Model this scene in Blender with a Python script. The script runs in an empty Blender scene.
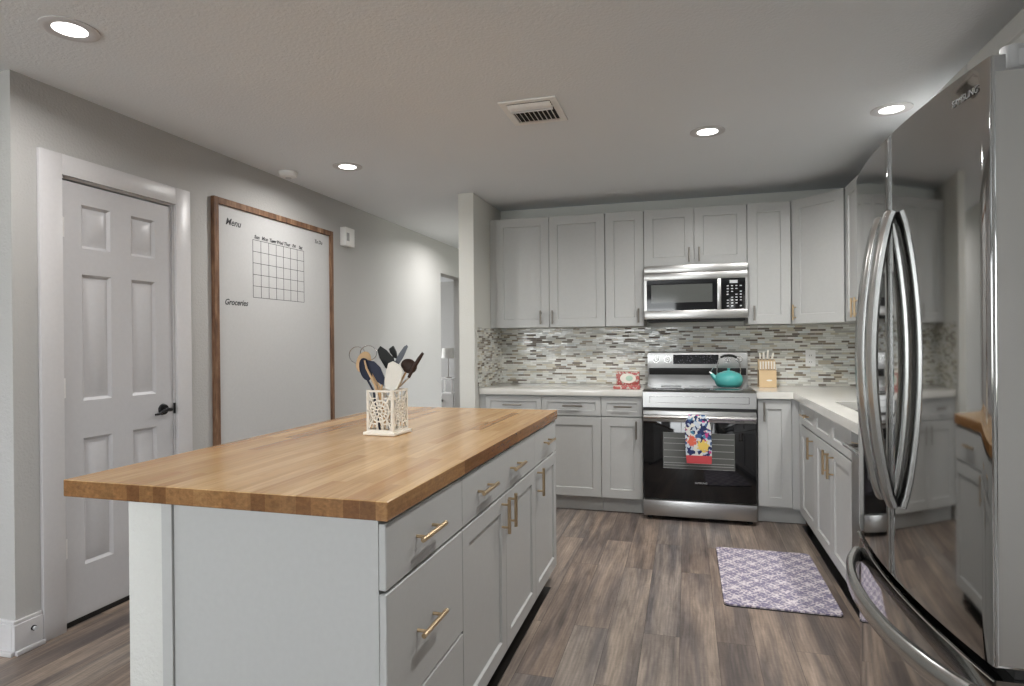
import bpy, bmesh, math, random
from mathutils import Vector, Matrix
R = math.radians
PI = math.pi
random.seed(7)
sc = bpy.context.scene
COL = sc.collection

# ------------------------------------------------------------------ camera
cam_d = bpy.data.cameras.new('camera')
cam = bpy.data.objects.new('camera', cam_d)
COL.objects.link(cam)
YAW, PITCH, ROLL, FPX = R(15.8017), R(-0.1414), R(-0.4993), 614.96
CAM = Vector((1.5554, -5.1666, 1.2747))
fw = Vector((-math.sin(YAW) * math.cos(PITCH), math.cos(YAW) * math.cos(PITCH), math.sin(PITCH)))
rt = Vector((math.cos(YAW), math.sin(YAW), 0))
up = rt.cross(fw)
rt2 = rt * math.cos(ROLL) + up * math.sin(ROLL)
up2 = -rt * math.sin(ROLL) + up * math.cos(ROLL)
cam.matrix_world = Matrix(((rt2.x, up2.x, -fw.x, CAM.x), (rt2.y, up2.y, -fw.y, CAM.y),
                           (rt2.z, up2.z, -fw.z, CAM.z), (0, 0, 0, 1)))
cam_d.sensor_width = 36
cam_d.lens = FPX / 1024 * 36
cam_d.clip_start = 0.05
sc.camera = cam

# ------------------------------------------------------------------ world: bright overcast sky over green ground
w = bpy.data.worlds.new('world')
sc.world = w
w.use_nodes = True
wn = w.node_tree
wn.nodes.clear()
wo = wn.nodes.new('ShaderNodeOutputWorld')
bgn = wn.nodes.new('ShaderNodeBackground')
wtc = wn.nodes.new('ShaderNodeTexCoord')
wsep = wn.nodes.new('ShaderNodeSeparateXYZ')
wr = wn.nodes.new('ShaderNodeValToRGB')
wr.color_ramp.elements[0].position = 0.47
wr.color_ramp.elements[0].color = (.20, .21, .18, 1)
wr.color_ramp.elements[1].position = 0.56
wr.color_ramp.elements[1].color = (.93, .97, 1, 1)
wmr = wn.nodes.new('ShaderNodeMapRange')
wmr.inputs[1].default_value = -1
wmr.inputs[2].default_value = 1
wn.links.new(wtc.outputs['Generated'], wsep.inputs[0])
wn.links.new(wsep.outputs['Z'], wmr.inputs[0])
wn.links.new(wmr.outputs[0], wr.inputs[0])
wn.links.new(wr.outputs[0], bgn.inputs[0])
bgn.inputs[1].default_value = 7.0
wn.links.new(bgn.outputs[0], wo.inputs[0])


def area_light(name, loc, rot, sx, sy, power, color=(1, 1, 1), portal=False, shape='RECTANGLE', spread=180):
    d = bpy.data.lights.new(name, 'AREA')
    d.shape = shape
    d.size = sx
    if shape in ('RECTANGLE', 'ELLIPSE'):
        d.size_y = sy
    d.energy = power
    d.color = color
    d.spread = R(spread)
    if portal:
        d.cycles.is_portal = True
    o = bpy.data.objects.new(name, d)
    COL.objects.link(o)
    o.location = loc
    o.rotation_euler = rot
    return o


# daylight through the rear windows and the far room; side window added for fill
WINR = [(-2.6, -0.9), (-0.3, 1.4)]            # rear wall windows (x ranges), z .7 .. 2.15
for x0, x1 in WINR:
    area_light('window_and_fill_light', ((x0 + x1) / 2, -8.52, 1.42), (R(135), 0, 0), x1 - x0, 1.45, 45, (.95, .98, 1))
area_light('window_and_fill_light', (-4.47, -5.6, 1.42), (R(135), 0, R(-90)), 2.2, 1.45, 10, (.95, .98, 1))  # light of the added side window, evens out the room
area_light('window_and_fill_light', (-5.4, 4.0, 1.5), (R(90), 0, R(-90)), 2.0, 1.5, 60, (.98, .99, 1))

sc.view_settings.view_transform = 'Standard'
sc.view_settings.look = 'None'
sc.view_settings.gamma = 1
sc.view_settings.use_curve_mapping = False
sc.view_settings.exposure = 0.2
try:
    sc.cycles.use_denoising = True
    sc.cycles.max_bounces = 10
    sc.cycles.diffuse_bounces = 6
    sc.cycles.glossy_bounces = 5
    sc.cycles.caustics_reflective = False
    sc.cycles.caustics_refractive = False
    sc.cycles.sample_clamp_indirect = 4
except Exception:
    pass


# ------------------------------------------------------------------ materials
class Nd:
    def __init__(s, name):
        s.m = bpy.data.materials.new(name)
        s.m.use_nodes = True
        s.t = s.m.node_tree
        s.b = s.t.nodes['Principled BSDF']

    def n(s, typ, **kw):
        x = s.t.nodes.new(typ)
        for k, v in kw.items():
            setattr(x, k, v)
        return x

    def l(s, a, b):
        s.t.links.new(a, b)

    def set(s, color=None, rough=None, metal=None, spec=None):
        if color is not None:
            s.b.inputs['Base Color'].default_value = (*color, 1)
        if rough is not None:
            s.b.inputs['Roughness'].default_value = rough
        if metal is not None:
            s.b.inputs['Metallic'].default_value = metal
        if spec is not None:
            s.b.inputs['Specular IOR Level'].default_value = spec

    def coord(s, scale=(1, 1, 1), rot=(0, 0, 0), out='Object'):
        tc = s.n('ShaderNodeTexCoord')
        mp = s.n('ShaderNodeMapping')
        mp.inputs['Scale'].default_value = scale
        mp.inputs['Rotation'].default_value = rot
        s.l(tc.outputs[out], mp.inputs[0])
        return mp.outputs[0]

    def world(s, scale=(1, 1, 1)):
        g = s.n('ShaderNodeNewGeometry')
        mp = s.n('ShaderNodeMapping')
        mp.inputs['Scale'].default_value = scale
        s.l(g.outputs['Position'], mp.inputs[0])
        return mp.outputs[0]

    def noise(s, vec, scale, detail=3, rough=.5, dist=0):
        x = s.n('ShaderNodeTexNoise')
        x.inputs['Scale'].default_value = scale
        x.inputs['Detail'].default_value = detail
        x.inputs['Roughness'].default_value = rough
        x.inputs['Distortion'].default_value = dist
        s.l(vec, x.inputs['Vector'])
        return x.outputs['Fac']

    def ramp(s, fac, stops, interp='LINEAR'):
        x = s.n('ShaderNodeValToRGB')
        cr = x.color_ramp
        cr.interpolation = interp
        while len(cr.elements) < len(stops):
            cr.elements.new(0.5)
        for e, (p, c) in zip(cr.elements, stops):
            e.position = p
            e.color = (*c, 1) if len(c) == 3 else c
        s.l(fac, x.inputs[0])
        return x.outputs[0]

    def mix(s, fac, a, b, mode='MIX'):
        x = s.n('ShaderNodeMix', data_type='RGBA', blend_type=mode)
        for i, v in ((0, fac), (6, a), (7, b)):
            if isinstance(v, (int, float)):
                x.inputs[i].default_value = v
            elif isinstance(v, tuple):
                x.inputs[i].default_value = (*v, 1)
            else:
                s.l(v, x.inputs[i])
        return x.outputs[2]

    def math(s, op, a, b=0.0):
        x = s.n('ShaderNodeMath', operation=op)
        for i, v in ((0, a), (1, b)):
            if isinstance(v, (int, float)):
                x.inputs[i].default_value = v
            else:
                s.l(v, x.inputs[i])
        return x.outputs[0]

    def bump(s, h, strength, dist=.01):
        x = s.n('ShaderNodeBump')
        x.inputs['Strength'].default_value = strength
        x.inputs['Distance'].default_value = dist
        s.l(h, x.inputs['Height'])
        s.l(x.outputs[0], s.b.inputs['Normal'])


def m_plain(name, color, rough=.5, metal=0, spec=None):
    d = Nd(name)
    d.set(color, rough, metal, spec)
    v = d.coord()
    f = d.noise(v, 60, 2)
    c = d.mix(f, tuple(x * .96 for x in color), tuple(min(1, x * 1.04) for x in color))
    d.l(c, d.b.inputs['Base Color'])
    return d.m


def m_wall(name, color, bump=.35, scale=95, rough=.7):
    d = Nd(name)
    d.set(color, rough)
    v = d.world()
    n1 = d.noise(v, scale, 3, .6)
    big = d.noise(v, 1.3, 2)
    c = d.mix(big, tuple(x * .97 for x in color), tuple(min(1, x * 1.03) for x in color))
    d.l(c, d.b.inputs['Base Color'])
    d.bump(n1, bump, .006)
    return d.m


def m_brushed(name, color, rough, stretch, bump=.03):
    d = Nd(name)
    d.set(color, rough, 1)
    v = d.coord(scale=stretch)
    n1 = d.noise(v, 60, 3, .6)
    rr = d.n('ShaderNodeMapRange')
    rr.inputs[3].default_value = rough * .8
    rr.inputs[4].default_value = rough * 1.25
    d.l(n1, rr.inputs[0])
    d.l(rr.outputs[0], d.b.inputs['Roughness'])
    d.bump(n1, bump, .001)
    return d.m


M = {}
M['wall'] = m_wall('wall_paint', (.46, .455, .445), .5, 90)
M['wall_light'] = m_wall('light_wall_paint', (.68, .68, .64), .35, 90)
M['ceiling'] = m_wall('ceiling_paint', (.80, .825, .85), .45, 75, .85)
M['trim'] = m_plain('white_trim_paint', (.60, .59, .60), .35)
M['door'] = m_plain('door_paint', (.52, .515, .53), .35)
M['cab'] = m_plain('grey_cabinet_lacquer', (.455, .46, .452), .4)
M['knee'] = m_wall('island_wall_paint', (.62, .62, .59), .6, 75)
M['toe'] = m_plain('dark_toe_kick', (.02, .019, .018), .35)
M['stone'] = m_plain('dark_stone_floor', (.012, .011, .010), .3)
M['dark'] = m_plain('dark_cavity', (.015, .015, .015), .6)
M['white'] = m_plain('white_plastic', (.86, .855, .84), .4)
M['brass'] = m_plain('champagne_bronze', (.62, .47, .30), .28, 1)
M['greyed_metal'] = m_plain('greyed_satin_metal', (.30, .28, .25), .35, 1)  # same bronze on the back wall, grey reflections put into the colour
M['hinge'] = m_plain('hinge_metal', (.75, .74, .73), .35, .3)
M['black_metal'] = m_plain('black_metal', (.02, .02, .022), .3, .6)
M['steel'] = m_brushed('brushed_steel', (.45, .447, .44), .30, (1, 1, 30))
M['steel_side'] = m_brushed('fridge_side_steel', (.58, .57, .55), .36, (40, 40, 1))
M['fridge'] = m_brushed('polished_dark_steel', (.42, .42, .415), .05, (1, 1, 20), .002)
M['handle_steel'] = m_brushed('handle_steel', (.52, .52, .51), .24, (1, 1, 1))
M['blackglass'] = m_plain('black_glass', (.008, .008, .009), .04)
M['oven_pane'] = m_plain('oven_window_glass', (.10, .105, .10), .08)
M['cooktop'] = m_plain('cooktop_glass', (.015, .015, .016), .06)
M['teal'] = m_plain('teal_enamel', (.09, .42, .40), .2)
M['teal_dark'] = m_plain('teal_cup', (.04, .28, .28), .2)
M['cream'] = m_plain('cream_metal', (.78, .74, .66), .4)
M['lightwood'] = m_plain('pale_wood', (.62, .45, .26), .45)
M['spoonwood'] = m_plain('utensil_wood', (.52, .35, .19), .5)
M['navy'] = m_plain('navy_nylon', (.013, .018, .040), .5, 0, .25)
M['blacknylon'] = m_plain('black_nylon', (.01, .011, .010), .5, 0, .25)
M['brownnylon'] = m_plain('dark_brown_handle', (.035, .018, .013), .5, 0, .25)
M['greyblade'] = m_plain('grey_blade', (.10, .11, .13), .45, 0, .3)
M['silicone'] = m_plain('white_silicone', (.66, .65, .60), .45)
M['ink'] = m_plain('black_ink', (.02, .02, .022), .5)
M['mark'] = m_plain('pale_marking', (.55, .56, .58), .4)
M['logo'] = m_plain('grey_logo', (.36, .36, .36), .45)
M['door_logo'] = m_plain('faint_door_lettering', (.13, .13, .13), .4)
M['board'] = m_plain('whiteboard_surface', (.54, .54, .54), .25)
M['hole'] = m_plain('dark_slot', (.02, .02, .02), .8)
M['green'] = m_plain('pale_green_label', (.45, .62, .50), .5)
M['shade'] = m_plain('white_lamp_shade', (.75, .74, .70), .8)

# lamp discs
d = Nd('lamp_glow')
d.set((1, 1, 1), .5)
d.b.inputs['Emission Color'].default_value = (1, .97, .93, 1)
d.b.inputs['Emission Strength'].default_value = 5
M['glow'] = d.m

# window glass
d = Nd('window_glass')
d.set((1, 1, 1), .0)
d.b.inputs['Transmission Weight'].default_value = 1
d.b.inputs['IOR'].default_value = 1.02
M['glass'] = d.m

# quartz
d = Nd('white_quartz')
d.set((.68, .67, .63), .12)
v = d.world()
f = d.noise(v, 2.2, 5, .6, 1.5)
d.l(d.ramp(f, [(0, (.62, .61, .57)), (.5, (.69, .68, .64)), (1, (.72, .71, .68))]), d.b.inputs['Base Color'])
M['quartz'] = d.m


def brick(d, vec, bw, rh, mortar, off=.5, freq=2, sq=1.0, sqf=2, bias=0.0):
    x = d.n('ShaderNodeTexBrick', offset=off, offset_frequency=freq, squash=sq, squash_frequency=sqf)
    x.inputs['Color1'].default_value = (0, 0, 0, 1)
    x.inputs['Color2'].default_value = (1, 1, 1, 1)
    x.inputs['Mortar'].default_value = (.5, .5, .5, 1)
    x.inputs['Scale'].default_value = 1
    x.inputs['Mortar Size'].default_value = mortar
    x.inputs['Mortar Smooth'].default_value = .1
    x.inputs['Bias'].default_value = bias
    x.inputs['Brick Width'].default_value = bw
    x.inputs['Row Height'].default_value = rh
    d.l(vec, x.inputs['Vector'])
    return x


def swap_xy(d, vec):
    s = d.n('ShaderNodeSeparateXYZ')
    c = d.n('ShaderNodeCombineXYZ')
    d.l(vec, s.inputs[0])
    d.l(s.outputs['Y'], c.inputs['X'])
    d.l(s.outputs['X'], c.inputs['Y'])
    return c.outputs[0]


# weathered vinyl planks running away from the camera
d = Nd('vinyl_plank_floor')
d.set((.2, .17, .14), .42)
pos = d.world()
uv = swap_xy(d, pos)
b = brick(d, uv, 1.22, .152, .0009, .37, 2)
rnd = b.outputs['Color']
sep = d.n('ShaderNodeSeparateXYZ')
d.l(pos, sep.inputs[0])
sc3 = d.n('ShaderNodeCombineXYZ')
d.l(d.math('MULTIPLY', sep.outputs['X'], 30), sc3.inputs[0])
d.l(d.math('MULTIPLY', sep.outputs['Y'], 3.6), sc3.inputs[1])
d.l(d.math('MULTIPLY', rnd, 37), sc3.inputs[2])
grain = d.noise(sc3.outputs[0], 1, 6, .7, .4)
sc4 = d.n('ShaderNodeCombineXYZ')
d.l(d.math('MULTIPLY', sep.outputs['X'], 13), sc4.inputs[0])
d.l(d.math('MULTIPLY', sep.outputs['Y'], 1.1), sc4.inputs[1])
d.l(d.math('MULTIPLY', rnd, 91), sc4.inputs[2])
patch = d.noise(sc4.outputs[0], 1, 2, .5, .6)
wv = d.n('ShaderNodeTexWave', wave_type='RINGS', rings_direction='Z')
wv.inputs['Scale'].default_value = 1.6
wv.inputs['Distortion'].default_value = 9
wv.inputs['Detail'].default_value = 3
wv.inputs['Detail Scale'].default_value = 1.2
d.l(sc4.outputs[0], wv.inputs['Vector'])
base = d.ramp(rnd, [(0, (.170, .140, .124)), (.3, (.232, .190, .162)), (.55, (.285, .235, .198)), (.8, (.215, .196, .186)), (1, (.305, .255, .212))])
c1 = d.mix(d.ramp(grain, [(.3, (0, 0, 0)), (.72, (1, 1, 1))]), (.56, .54, .53), (1.22, 1.20, 1.18))
c2 = d.mix(1.0, base, c1, 'MULTIPLY')
c3 = d.mix(d.ramp(patch, [(.35, (0, 0, 0)), (.65, (1, 1, 1))]), (.60, .61, .66), (1.28, 1.23, 1.17))
c4 = d.mix(1.0, c2, c3, 'MULTIPLY')
c5 = d.mix(.09, c4, wv.outputs['Color'], 'OVERLAY')
saw = d.noise(d.world((22, 120, 1)), 1, 4, .75)
c5 = d.mix(1.0, c5, d.mix(saw, (.74, .74, .74), (1.26, 1.25, 1.24)), 'MULTIPLY')
gap = d.mix(b.outputs['Fac'], c5, (.05, .042, .036))
d.l(gap, d.b.inputs['Base Color'])
d.bump(grain, .12, .003)
M['floor'] = d.m

# butcher block: 4 cm staves along the island
d = Nd('butcher_block')
pos = d.world()
uv = swap_xy(d, pos)
b = brick(d, uv, .62, .043, .0004, .43, 2)
rnd = b.outputs['Color']
sep = d.n('ShaderNodeSeparateXYZ')
d.l(pos, sep.inputs[0])
s3 = d.n('ShaderNodeCombineXYZ')
d.l(d.math('MULTIPLY', sep.outputs['X'], 55), s3.inputs[0])
d.l(d.math('MULTIPLY', sep.outputs['Y'], 3.0), s3.inputs[1])
d.l(d.math('ADD', d.math('MULTIPLY', rnd, 40), d.math('MULTIPLY', sep.outputs['Z'], 55)), s3.inputs[2])
grain = d.noise(s3.outputs[0], 1, 5, .6, .8)
base = d.ramp(rnd, [(0, (.36, .19, .08)), (.25, (.47, .285, .125)), (.6, (.53, .335, .155)), (.85, (.59, .39, .19)), (1, (.40, .22, .09))])
gr = d.mix(d.ramp(grain, [(.3, (0, 0, 0)), (.7, (1, 1, 1))]), (.74, .70, .66), (1.1, 1.1, 1.1))
c = d.mix(1.0, base, gr, 'MULTIPLY')
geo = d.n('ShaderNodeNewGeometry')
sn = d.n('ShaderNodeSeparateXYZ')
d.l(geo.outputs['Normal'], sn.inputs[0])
side = d.math('LESS_THAN', sn.outputs['Z'], .5)   # end grain variation plus shade painted into the end and edge faces
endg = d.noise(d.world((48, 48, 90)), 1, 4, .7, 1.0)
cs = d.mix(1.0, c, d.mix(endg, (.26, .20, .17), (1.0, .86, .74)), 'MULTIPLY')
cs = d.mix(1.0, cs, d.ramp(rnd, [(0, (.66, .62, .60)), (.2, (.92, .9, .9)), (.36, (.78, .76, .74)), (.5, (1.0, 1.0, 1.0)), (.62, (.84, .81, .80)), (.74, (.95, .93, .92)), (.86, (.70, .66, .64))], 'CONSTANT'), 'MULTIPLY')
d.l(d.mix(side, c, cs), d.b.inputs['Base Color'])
d.set(rough=.23)
M['butcher'] = d.m

# mosaic of thin glass and stone strips
d = Nd('glass_stone_mosaic')
pos = d.world()
sep = d.n('ShaderNodeSeparateXYZ')
d.l(pos, sep.inputs[0])
s3 = d.n('ShaderNodeCombineXYZ')
d.l(d.math('ADD', d.math('ADD', sep.outputs['X'], sep.outputs['Y']), 20), s3.inputs[0])
d.l(sep.outputs['Z'], s3.inputs[1])
b = brick(d, s3.outputs[0], .054, .0150, .0010, .37, 3, 1.6, 2)
cols = [(0, (.60, .59, .54)), (.10, (.30, .25, .19)), (.17, (.74, .74, .70)), (.32, (.58, .53, .42)), (.40, (.66, .67, .64)),
        (.52, (.15, .12, .095)), (.59, (.78, .78, .75)), (.73, (.46, .45, .42)), (.80, (.68, .66, .58)), (.9, (.22, .19, .16)), (.955, (.7, .73, .73))]
tile = d.ramp(b.outputs['Color'], cols, 'CONSTANT')
sw = d.noise(d.world((9, 9, 60)), 1, 2, .5)
tile = d.mix(1.0, tile, d.mix(sw, (.86, .86, .86), (1.14, 1.14, 1.12)), 'MULTIPLY')
d.l(d.mix(b.outputs['Fac'], tile, (.50, .49, .46)), d.b.inputs['Base Color'])
d.l(d.ramp(b.outputs['Color'], [(0, (.12,) * 3), (.17, (.2,) * 3), (.4, (.5,) * 3), (.6, (.1,) * 3), (.8, (.4,) * 3)], 'CONSTANT'), d.b.inputs['Roughness'])
d.bump(d.math('SUBTRACT', 1, b.outputs['Fac']), .4, .002)
M['mosaic'] = d.m

# rug: pale lavender damask
d = Nd('lavender_damask_mat')
d.set((.4, .36, .42), .9)
pos = d.world()
sep = d.n('ShaderNodeSeparateXYZ')
d.l(pos, sep.inputs[0])
K = 2 * PI / .125
sx = d.math('SINE', d.math('MULTIPLY', sep.outputs['X'], K))
sy = d.math('SINE', d.math('MULTIPLY', sep.outputs['Y'], K))
sx2 = d.math('COSINE', d.math('MULTIPLY', sep.outputs['X'], K * 3))
sy2 = d.math('COSINE', d.math('MULTIPLY', sep.outputs['Y'], K * 3))
p1 = d.math('MULTIPLY', sx, sy)
p2 = d.math('MULTIPLY', sx2, sy2)
fine = d.noise(pos, 130, 2, .6)
lace = d.n('ShaderNodeTexVoronoi', feature='DISTANCE_TO_EDGE')
lace.inputs['Scale'].default_value = 48
d.l(pos, lace.inputs['Vector'])
lc = d.math('MULTIPLY', d.math('SUBTRACT', d.math('MULTIPLY', lace.outputs['Distance'], 5), .5), -1.5)
blot = d.noise(pos, 9, 2)
pp = d.math('ADD', d.math('ADD', d.math('ADD', d.math('MULTIPLY', p1, 1.0), d.math('MULTIPLY', p2, .7)), d.math('ADD', lc, d.math('MULTIPLY', d.math('SUBTRACT', blot, .5), 1.2))), d.math('MULTIPLY', d.math('SUBTRACT', fine, .5), 3.6))
c = d.ramp(d.math('ADD', d.math('MULTIPLY', pp, .28), .5), [(.28, (.20, .18, .27)), (.44, (.37, .33, .39)), (.6, (.49, .44, .475)), (.8, (.64, .59, .62))])
d.l(c, d.b.inputs['Base Color'])
d.bump(fine, .3, .002)
M['rug'] = d.m

# floral towel
d = Nd('floral_towel_print')
d.set((.3, .3, .3), .85)
pos = d.world()
vo = d.n('ShaderNodeTexVoronoi', feature='F1')
vo.inputs['Scale'].default_value = 52
d.l(pos, vo.inputs['Vector'])
sc1 = d.n('ShaderNodeSeparateColor')
d.l(vo.outputs['Color'], sc1.inputs[0])
pc = d.ramp(sc1.outputs[0], [(0, (.015, .025, .10)), (.18, (.62, .62, .60)), (.42, (.04, .09, .22)), (.54, (.50, .56, .64)), (.68, (.50, .05, .22)), (.76, (.06, .20, .32)), (.84, (.68, .66, .58)), (.93, (.01, .02, .07))], 'CONSTANT')


def blob(dd, centre, r0):
    mp = dd.n('ShaderNodeVectorMath', operation='DISTANCE')
    dd.l(pos, mp.inputs[0])
    mp.inputs[1].default_value = centre
    wob = dd.noise(pos, 70, 1)
    return dd.math('LESS_THAN', dd.math('ADD', mp.outputs['Value'], dd.math('MULTIPLY', wob, .06)), r0 + .020)


pc = d.mix(blob(d, (1.590, -.795, .582), .049), pc, (.66, .13, .08))
pc = d.mix(blob(d, (1.590, -.795, .582), .024), pc, (.40, .03, .03))
pc = d.mix(blob(d, (1.662, -.795, .548), .052), pc, (.72, .52, .12))
pc = d.mix(blob(d, (1.545, -.795, .660), .030), pc, (.66, .30, .30))
pc = d.mix(blob(d, (1.69, -.795, .650), .032), pc, (.45, .04, .20))
sep = d.n('ShaderNodeSeparateXYZ')
d.l(pos, sep.inputs[0])
pc = d.mix(d.math('LESS_THAN', sep.outputs['Z'], .482), pc, (.50, .06, .07))
d.l(pc, d.b.inputs['Base Color'])
M['towel'] = d.m

# weathered board frame
d = Nd('reclaimed_wood')
d.set((.2, .1, .05), .7)
v = d.world((25, 25, 4))
f = d.noise(v, 1, 5, .7)
d.l(d.ramp(f, [(.3, (.045, .022, .014)), (.5, (.17, .085, .045)), (.6, (.24, .135, .075)), (.7, (.42, .31, .21))]), d.b.inputs['Base Color'])
M['frame'] = d.m

d = Nd('red_floral_tin')
d.set((.4, .1, .1), .35)
v = d.coord()
f = d.noise(v, 55, 2)
d.l(d.ramp(f, [(0, (.42, .12, .10)), (.47, (.36, .06, .07)), (.55, (.58, .46, .40)), (.64, (.40, .46, .40))], 'CONSTANT'), d.b.inputs['Base Color'])
M['tin'] = d.m

d = Nd('control_display')
d.set((.01, .01, .012), .08)
v = d.coord(scale=(1, 1, 1))
vo = d.n('ShaderNodeTexVoronoi', feature='F1')
vo.inputs['Scale'].default_value = 75
d.l(v, vo.inputs['Vector'])
f = d.math('LESS_THAN', vo.outputs['Distance'], .26)
d.l(d.mix(f, (.008, .008, .01), (.12, .12, .14)), d.b.inputs['Base Color'])
M['display'] = d.m


# ------------------------------------------------------------------ mesh builder
class MB:
    def __init__(s):
        s.bm = bmesh.new()

    def box(s, x0, x1, y0, y1, z0, z1, bev=0.0, mat=None):
        bm = s.bm
        if x0 > x1: x0, x1 = x1, x0
        if y0 > y1: y0, y1 = y1, y0
        if z0 > z1: z0, z1 = z1, z0
        vs = [bm.verts.new((x, y, z)) for x in (x0, x1) for y in (y0, y1) for z in (z0, z1)]
        f = [(0, 1, 3, 2), (4, 6, 7, 5), (0, 4, 5, 1), (2, 3, 7, 6), (0, 2, 6, 4), (1, 5, 7, 3)]
        fs = [bm.faces.new([vs[i] for i in q]) for q in f]
        if bev > 0:
            es = list({e for q in fs for e in q.edges})
            bmesh.ops.bevel(bm, geom=es, offset=bev, segments=1 if bev < .003 else 2, affect='EDGES', profile=.5)
        if mat is not None:
            vv = [v for v in vs if v.is_valid]
        return s

    def tube(s, pts, r, n=10, cap=True, closed=False, squash=None):
        bm = s.bm
        pts = [Vector(p) for p in pts]
        rings = []
        prev = None
        N = len(pts)
        for i, p in enumerate(pts):
            if closed:
                t = (pts[(i + 1) % N] - pts[i - 1])
            elif i == 0:
                t = pts[1] - p
            elif i == N - 1:
                t = p - pts[i - 1]
            else:
                t = pts[i + 1] - pts[i - 1]
            t.normalize()
            if prev is None:
                a = Vector((0, 0, 1)) if abs(t.z) < .9 else Vector((1, 0, 0))
                u = t.cross(a).normalized()
            else:
                u = (prev - t * prev.dot(t)).normalized()
            prev = u
            v = t.cross(u)
            rr = r[i] if isinstance(r, (list, tuple)) else r
            sq = squash if squash else 1
            rings.append([bm.verts.new(p + u * math.cos(2 * PI * k / n) * rr + v * math.sin(2 * PI * k / n) * rr * sq) for k in range(n)])
        M_ = N if closed else N - 1
        for i in range(M_):
            a, b = rings[i], rings[(i + 1) % N]
            for k in range(n):
                bm.faces.new((a[k], a[(k + 1) % n], b[(k + 1) % n], b[k]))
        if cap and not closed:
            bm.faces.new(rings[0][::-1])
            bm.faces.new(rings[-1])
        return s

    def cyl(s, a, b, r, n=20, r2=None):
        return s.tube([a, b], [r, r if r2 is None else r2], n)

    def lathe(s, prof, c, n=28, sx=1, sy=1):
        bm = s.bm
        rings = []
        for (r, z) in prof:
            if r < 1e-5:
                rings.append([bm.verts.new((c[0], c[1], c[2] + z))])
            else:
                rings.append([bm.verts.new((c[0] + r * sx * math.cos(2 * PI * k / n), c[1] + r * sy * math.sin(2 * PI * k / n), c[2] + z)) for k in range(n)])
        for a, b in zip(rings, rings[1:]):
            for k in range(n):
                k2 = (k + 1) % n
                if len(a) == 1 and len(b) == 1:
                    continue
                if len(a) == 1:
                    bm.faces.new((a[0], b[k2], b[k]))
                elif len(b) == 1:
                    bm.faces.new((a[k], a[k2], b[0]))
                else:
                    bm.faces.new((a[k], a[k2], b[k2], b[k]))
        return s

    def prism(s, pts, axis, a0, a1):
        """pts: 2D outline in the two other axes (in xyz order), extruded along axis."""
        bm = s.bm

        def P(p, a):
            q = list(p)
            q.insert(axis, a)
            return bm.verts.new(q)
        A = [P(p, a0) for p in pts]
        B = [P(p, a1) for p in pts]
        bm.faces.new(A[::-1])
        bm.faces.new(B)
        n = len(pts)
        for i in range(n):
            bm.faces.new((A[i], A[(i + 1) % n], B[(i + 1) % n], B[i]))
        return s

    def cells(s, xs, ys, fill, z0, z1):
        """one clean slab from a grid of filled cells"""
        bm = s.bm
        vt, vb = {}, {}

        def V(d, i, j, z):
            if (i, j) not in d:
                d[(i, j)] = bm.verts.new((xs[i], ys[j], z))
            return d[(i, j)]
        F = set(fill)
        for (i, j) in F:
            q = [(i, j), (i + 1, j), (i + 1, j + 1), (i, j + 1)]
            bm.faces.new([V(vt, a, b_, z1) for a, b_ in q])
            bm.faces.new([V(vb, a, b_, z0) for a, b_ in q][::-1])
            for (di, dj), (p, r_) in (((0, -1), (0, 1)), ((1, 0), (1, 2)), ((0, 1), (2, 3)), ((-1, 0), (3, 0))):
                if (i + di, j + dj) not in F:
                    a, b_ = q[p], q[r_]
                    bm.faces.new((V(vb, *a, z0), V(vb, *b_, z0), V(vt, *b_, z1), V(vt, *a, z1)))
        return s

    def shaker(s, x0, x1, z0, z1, y, rail, t=.02, rec=.009, slope=.004, slab=False):
        """door front facing -y: its face at y, back at y+t, centre panel recessed"""
        bm = s.bm
        bev = .0015
        if slab:
            return s.box(x0, x1, y, y + t, z0, z1, .002)
        rings = []
        for (o, yy) in ((0, y + t), (0, y + bev), (bev, y), (rail, y), (rail + slope, y + rec)):
            rings.append([bm.verts.new(p) for p in ((x0 + o, yy, z0 + o), (x1 - o, yy, z0 + o), (x1 - o, yy, z1 - o), (x0 + o, yy, z1 - o))])
        for a, b_ in zip(rings, rings[1:]):
            for k in range(4):
                bm.faces.new((a[k], a[(k + 1) % 4], b_[(k + 1) % 4], b_[k]))
        bm.faces.new(rings[-1])
        bm.faces.new(rings[0][::-1])
        return s

    def xf(s, mat):
        bmesh.ops.transform(s.bm, matrix=mat, verts=s.bm.verts)
        return s


def tagp(o, **kw):
    for k, v in kw.items():
        if v is not None:
            o[k] = v
    return o


def thing(name, label, cat, loc=(0, 0, 0), rotz=0, group=None):
    o = bpy.data.objects.new(name, None)
    COL.objects.link(o)
    o.location = loc
    o.rotation_euler = (0, 0, rotz)
    o.empty_display_size = .05
    tagp(o, label=label, category=cat, group=group)
    return o


def root_inv(p):
    top = p
    while top.parent:
        top = top.parent
    return (Matrix.Translation(top.location) @ Matrix.Rotation(top.rotation_euler[2], 4, 'Z')).inverted()


def obj(name, mb, mat, parent=None, label=None, local=False, smooth=35):
    bm = mb.bm
    if parent is not None and not local:
        bmesh.ops.transform(bm, matrix=root_inv(parent), verts=bm.verts)
    bmesh.ops.recalc_face_normals(bm, faces=bm.faces)
    me = bpy.data.meshes.new(name)
    bm.to_mesh(me)
    bm.free()
    me.materials.append(M[mat] if isinstance(mat, str) else mat)
    for p in me.polygons:
        p.use_smooth = True
    me.set_sharp_from_angle(angle=R(smooth))
    o = bpy.data.objects.new(name, me)
    COL.objects.link(o)
    if parent is not None:
        o.parent = parent
    if label:
        o['label'] = label
    return o


def single(name, mb, mat, label, cat, group=None, smooth=35):
    o = obj(name, mb, mat, None, smooth=smooth)
    return tagp(o, label=label, category=cat, group=group)


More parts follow.
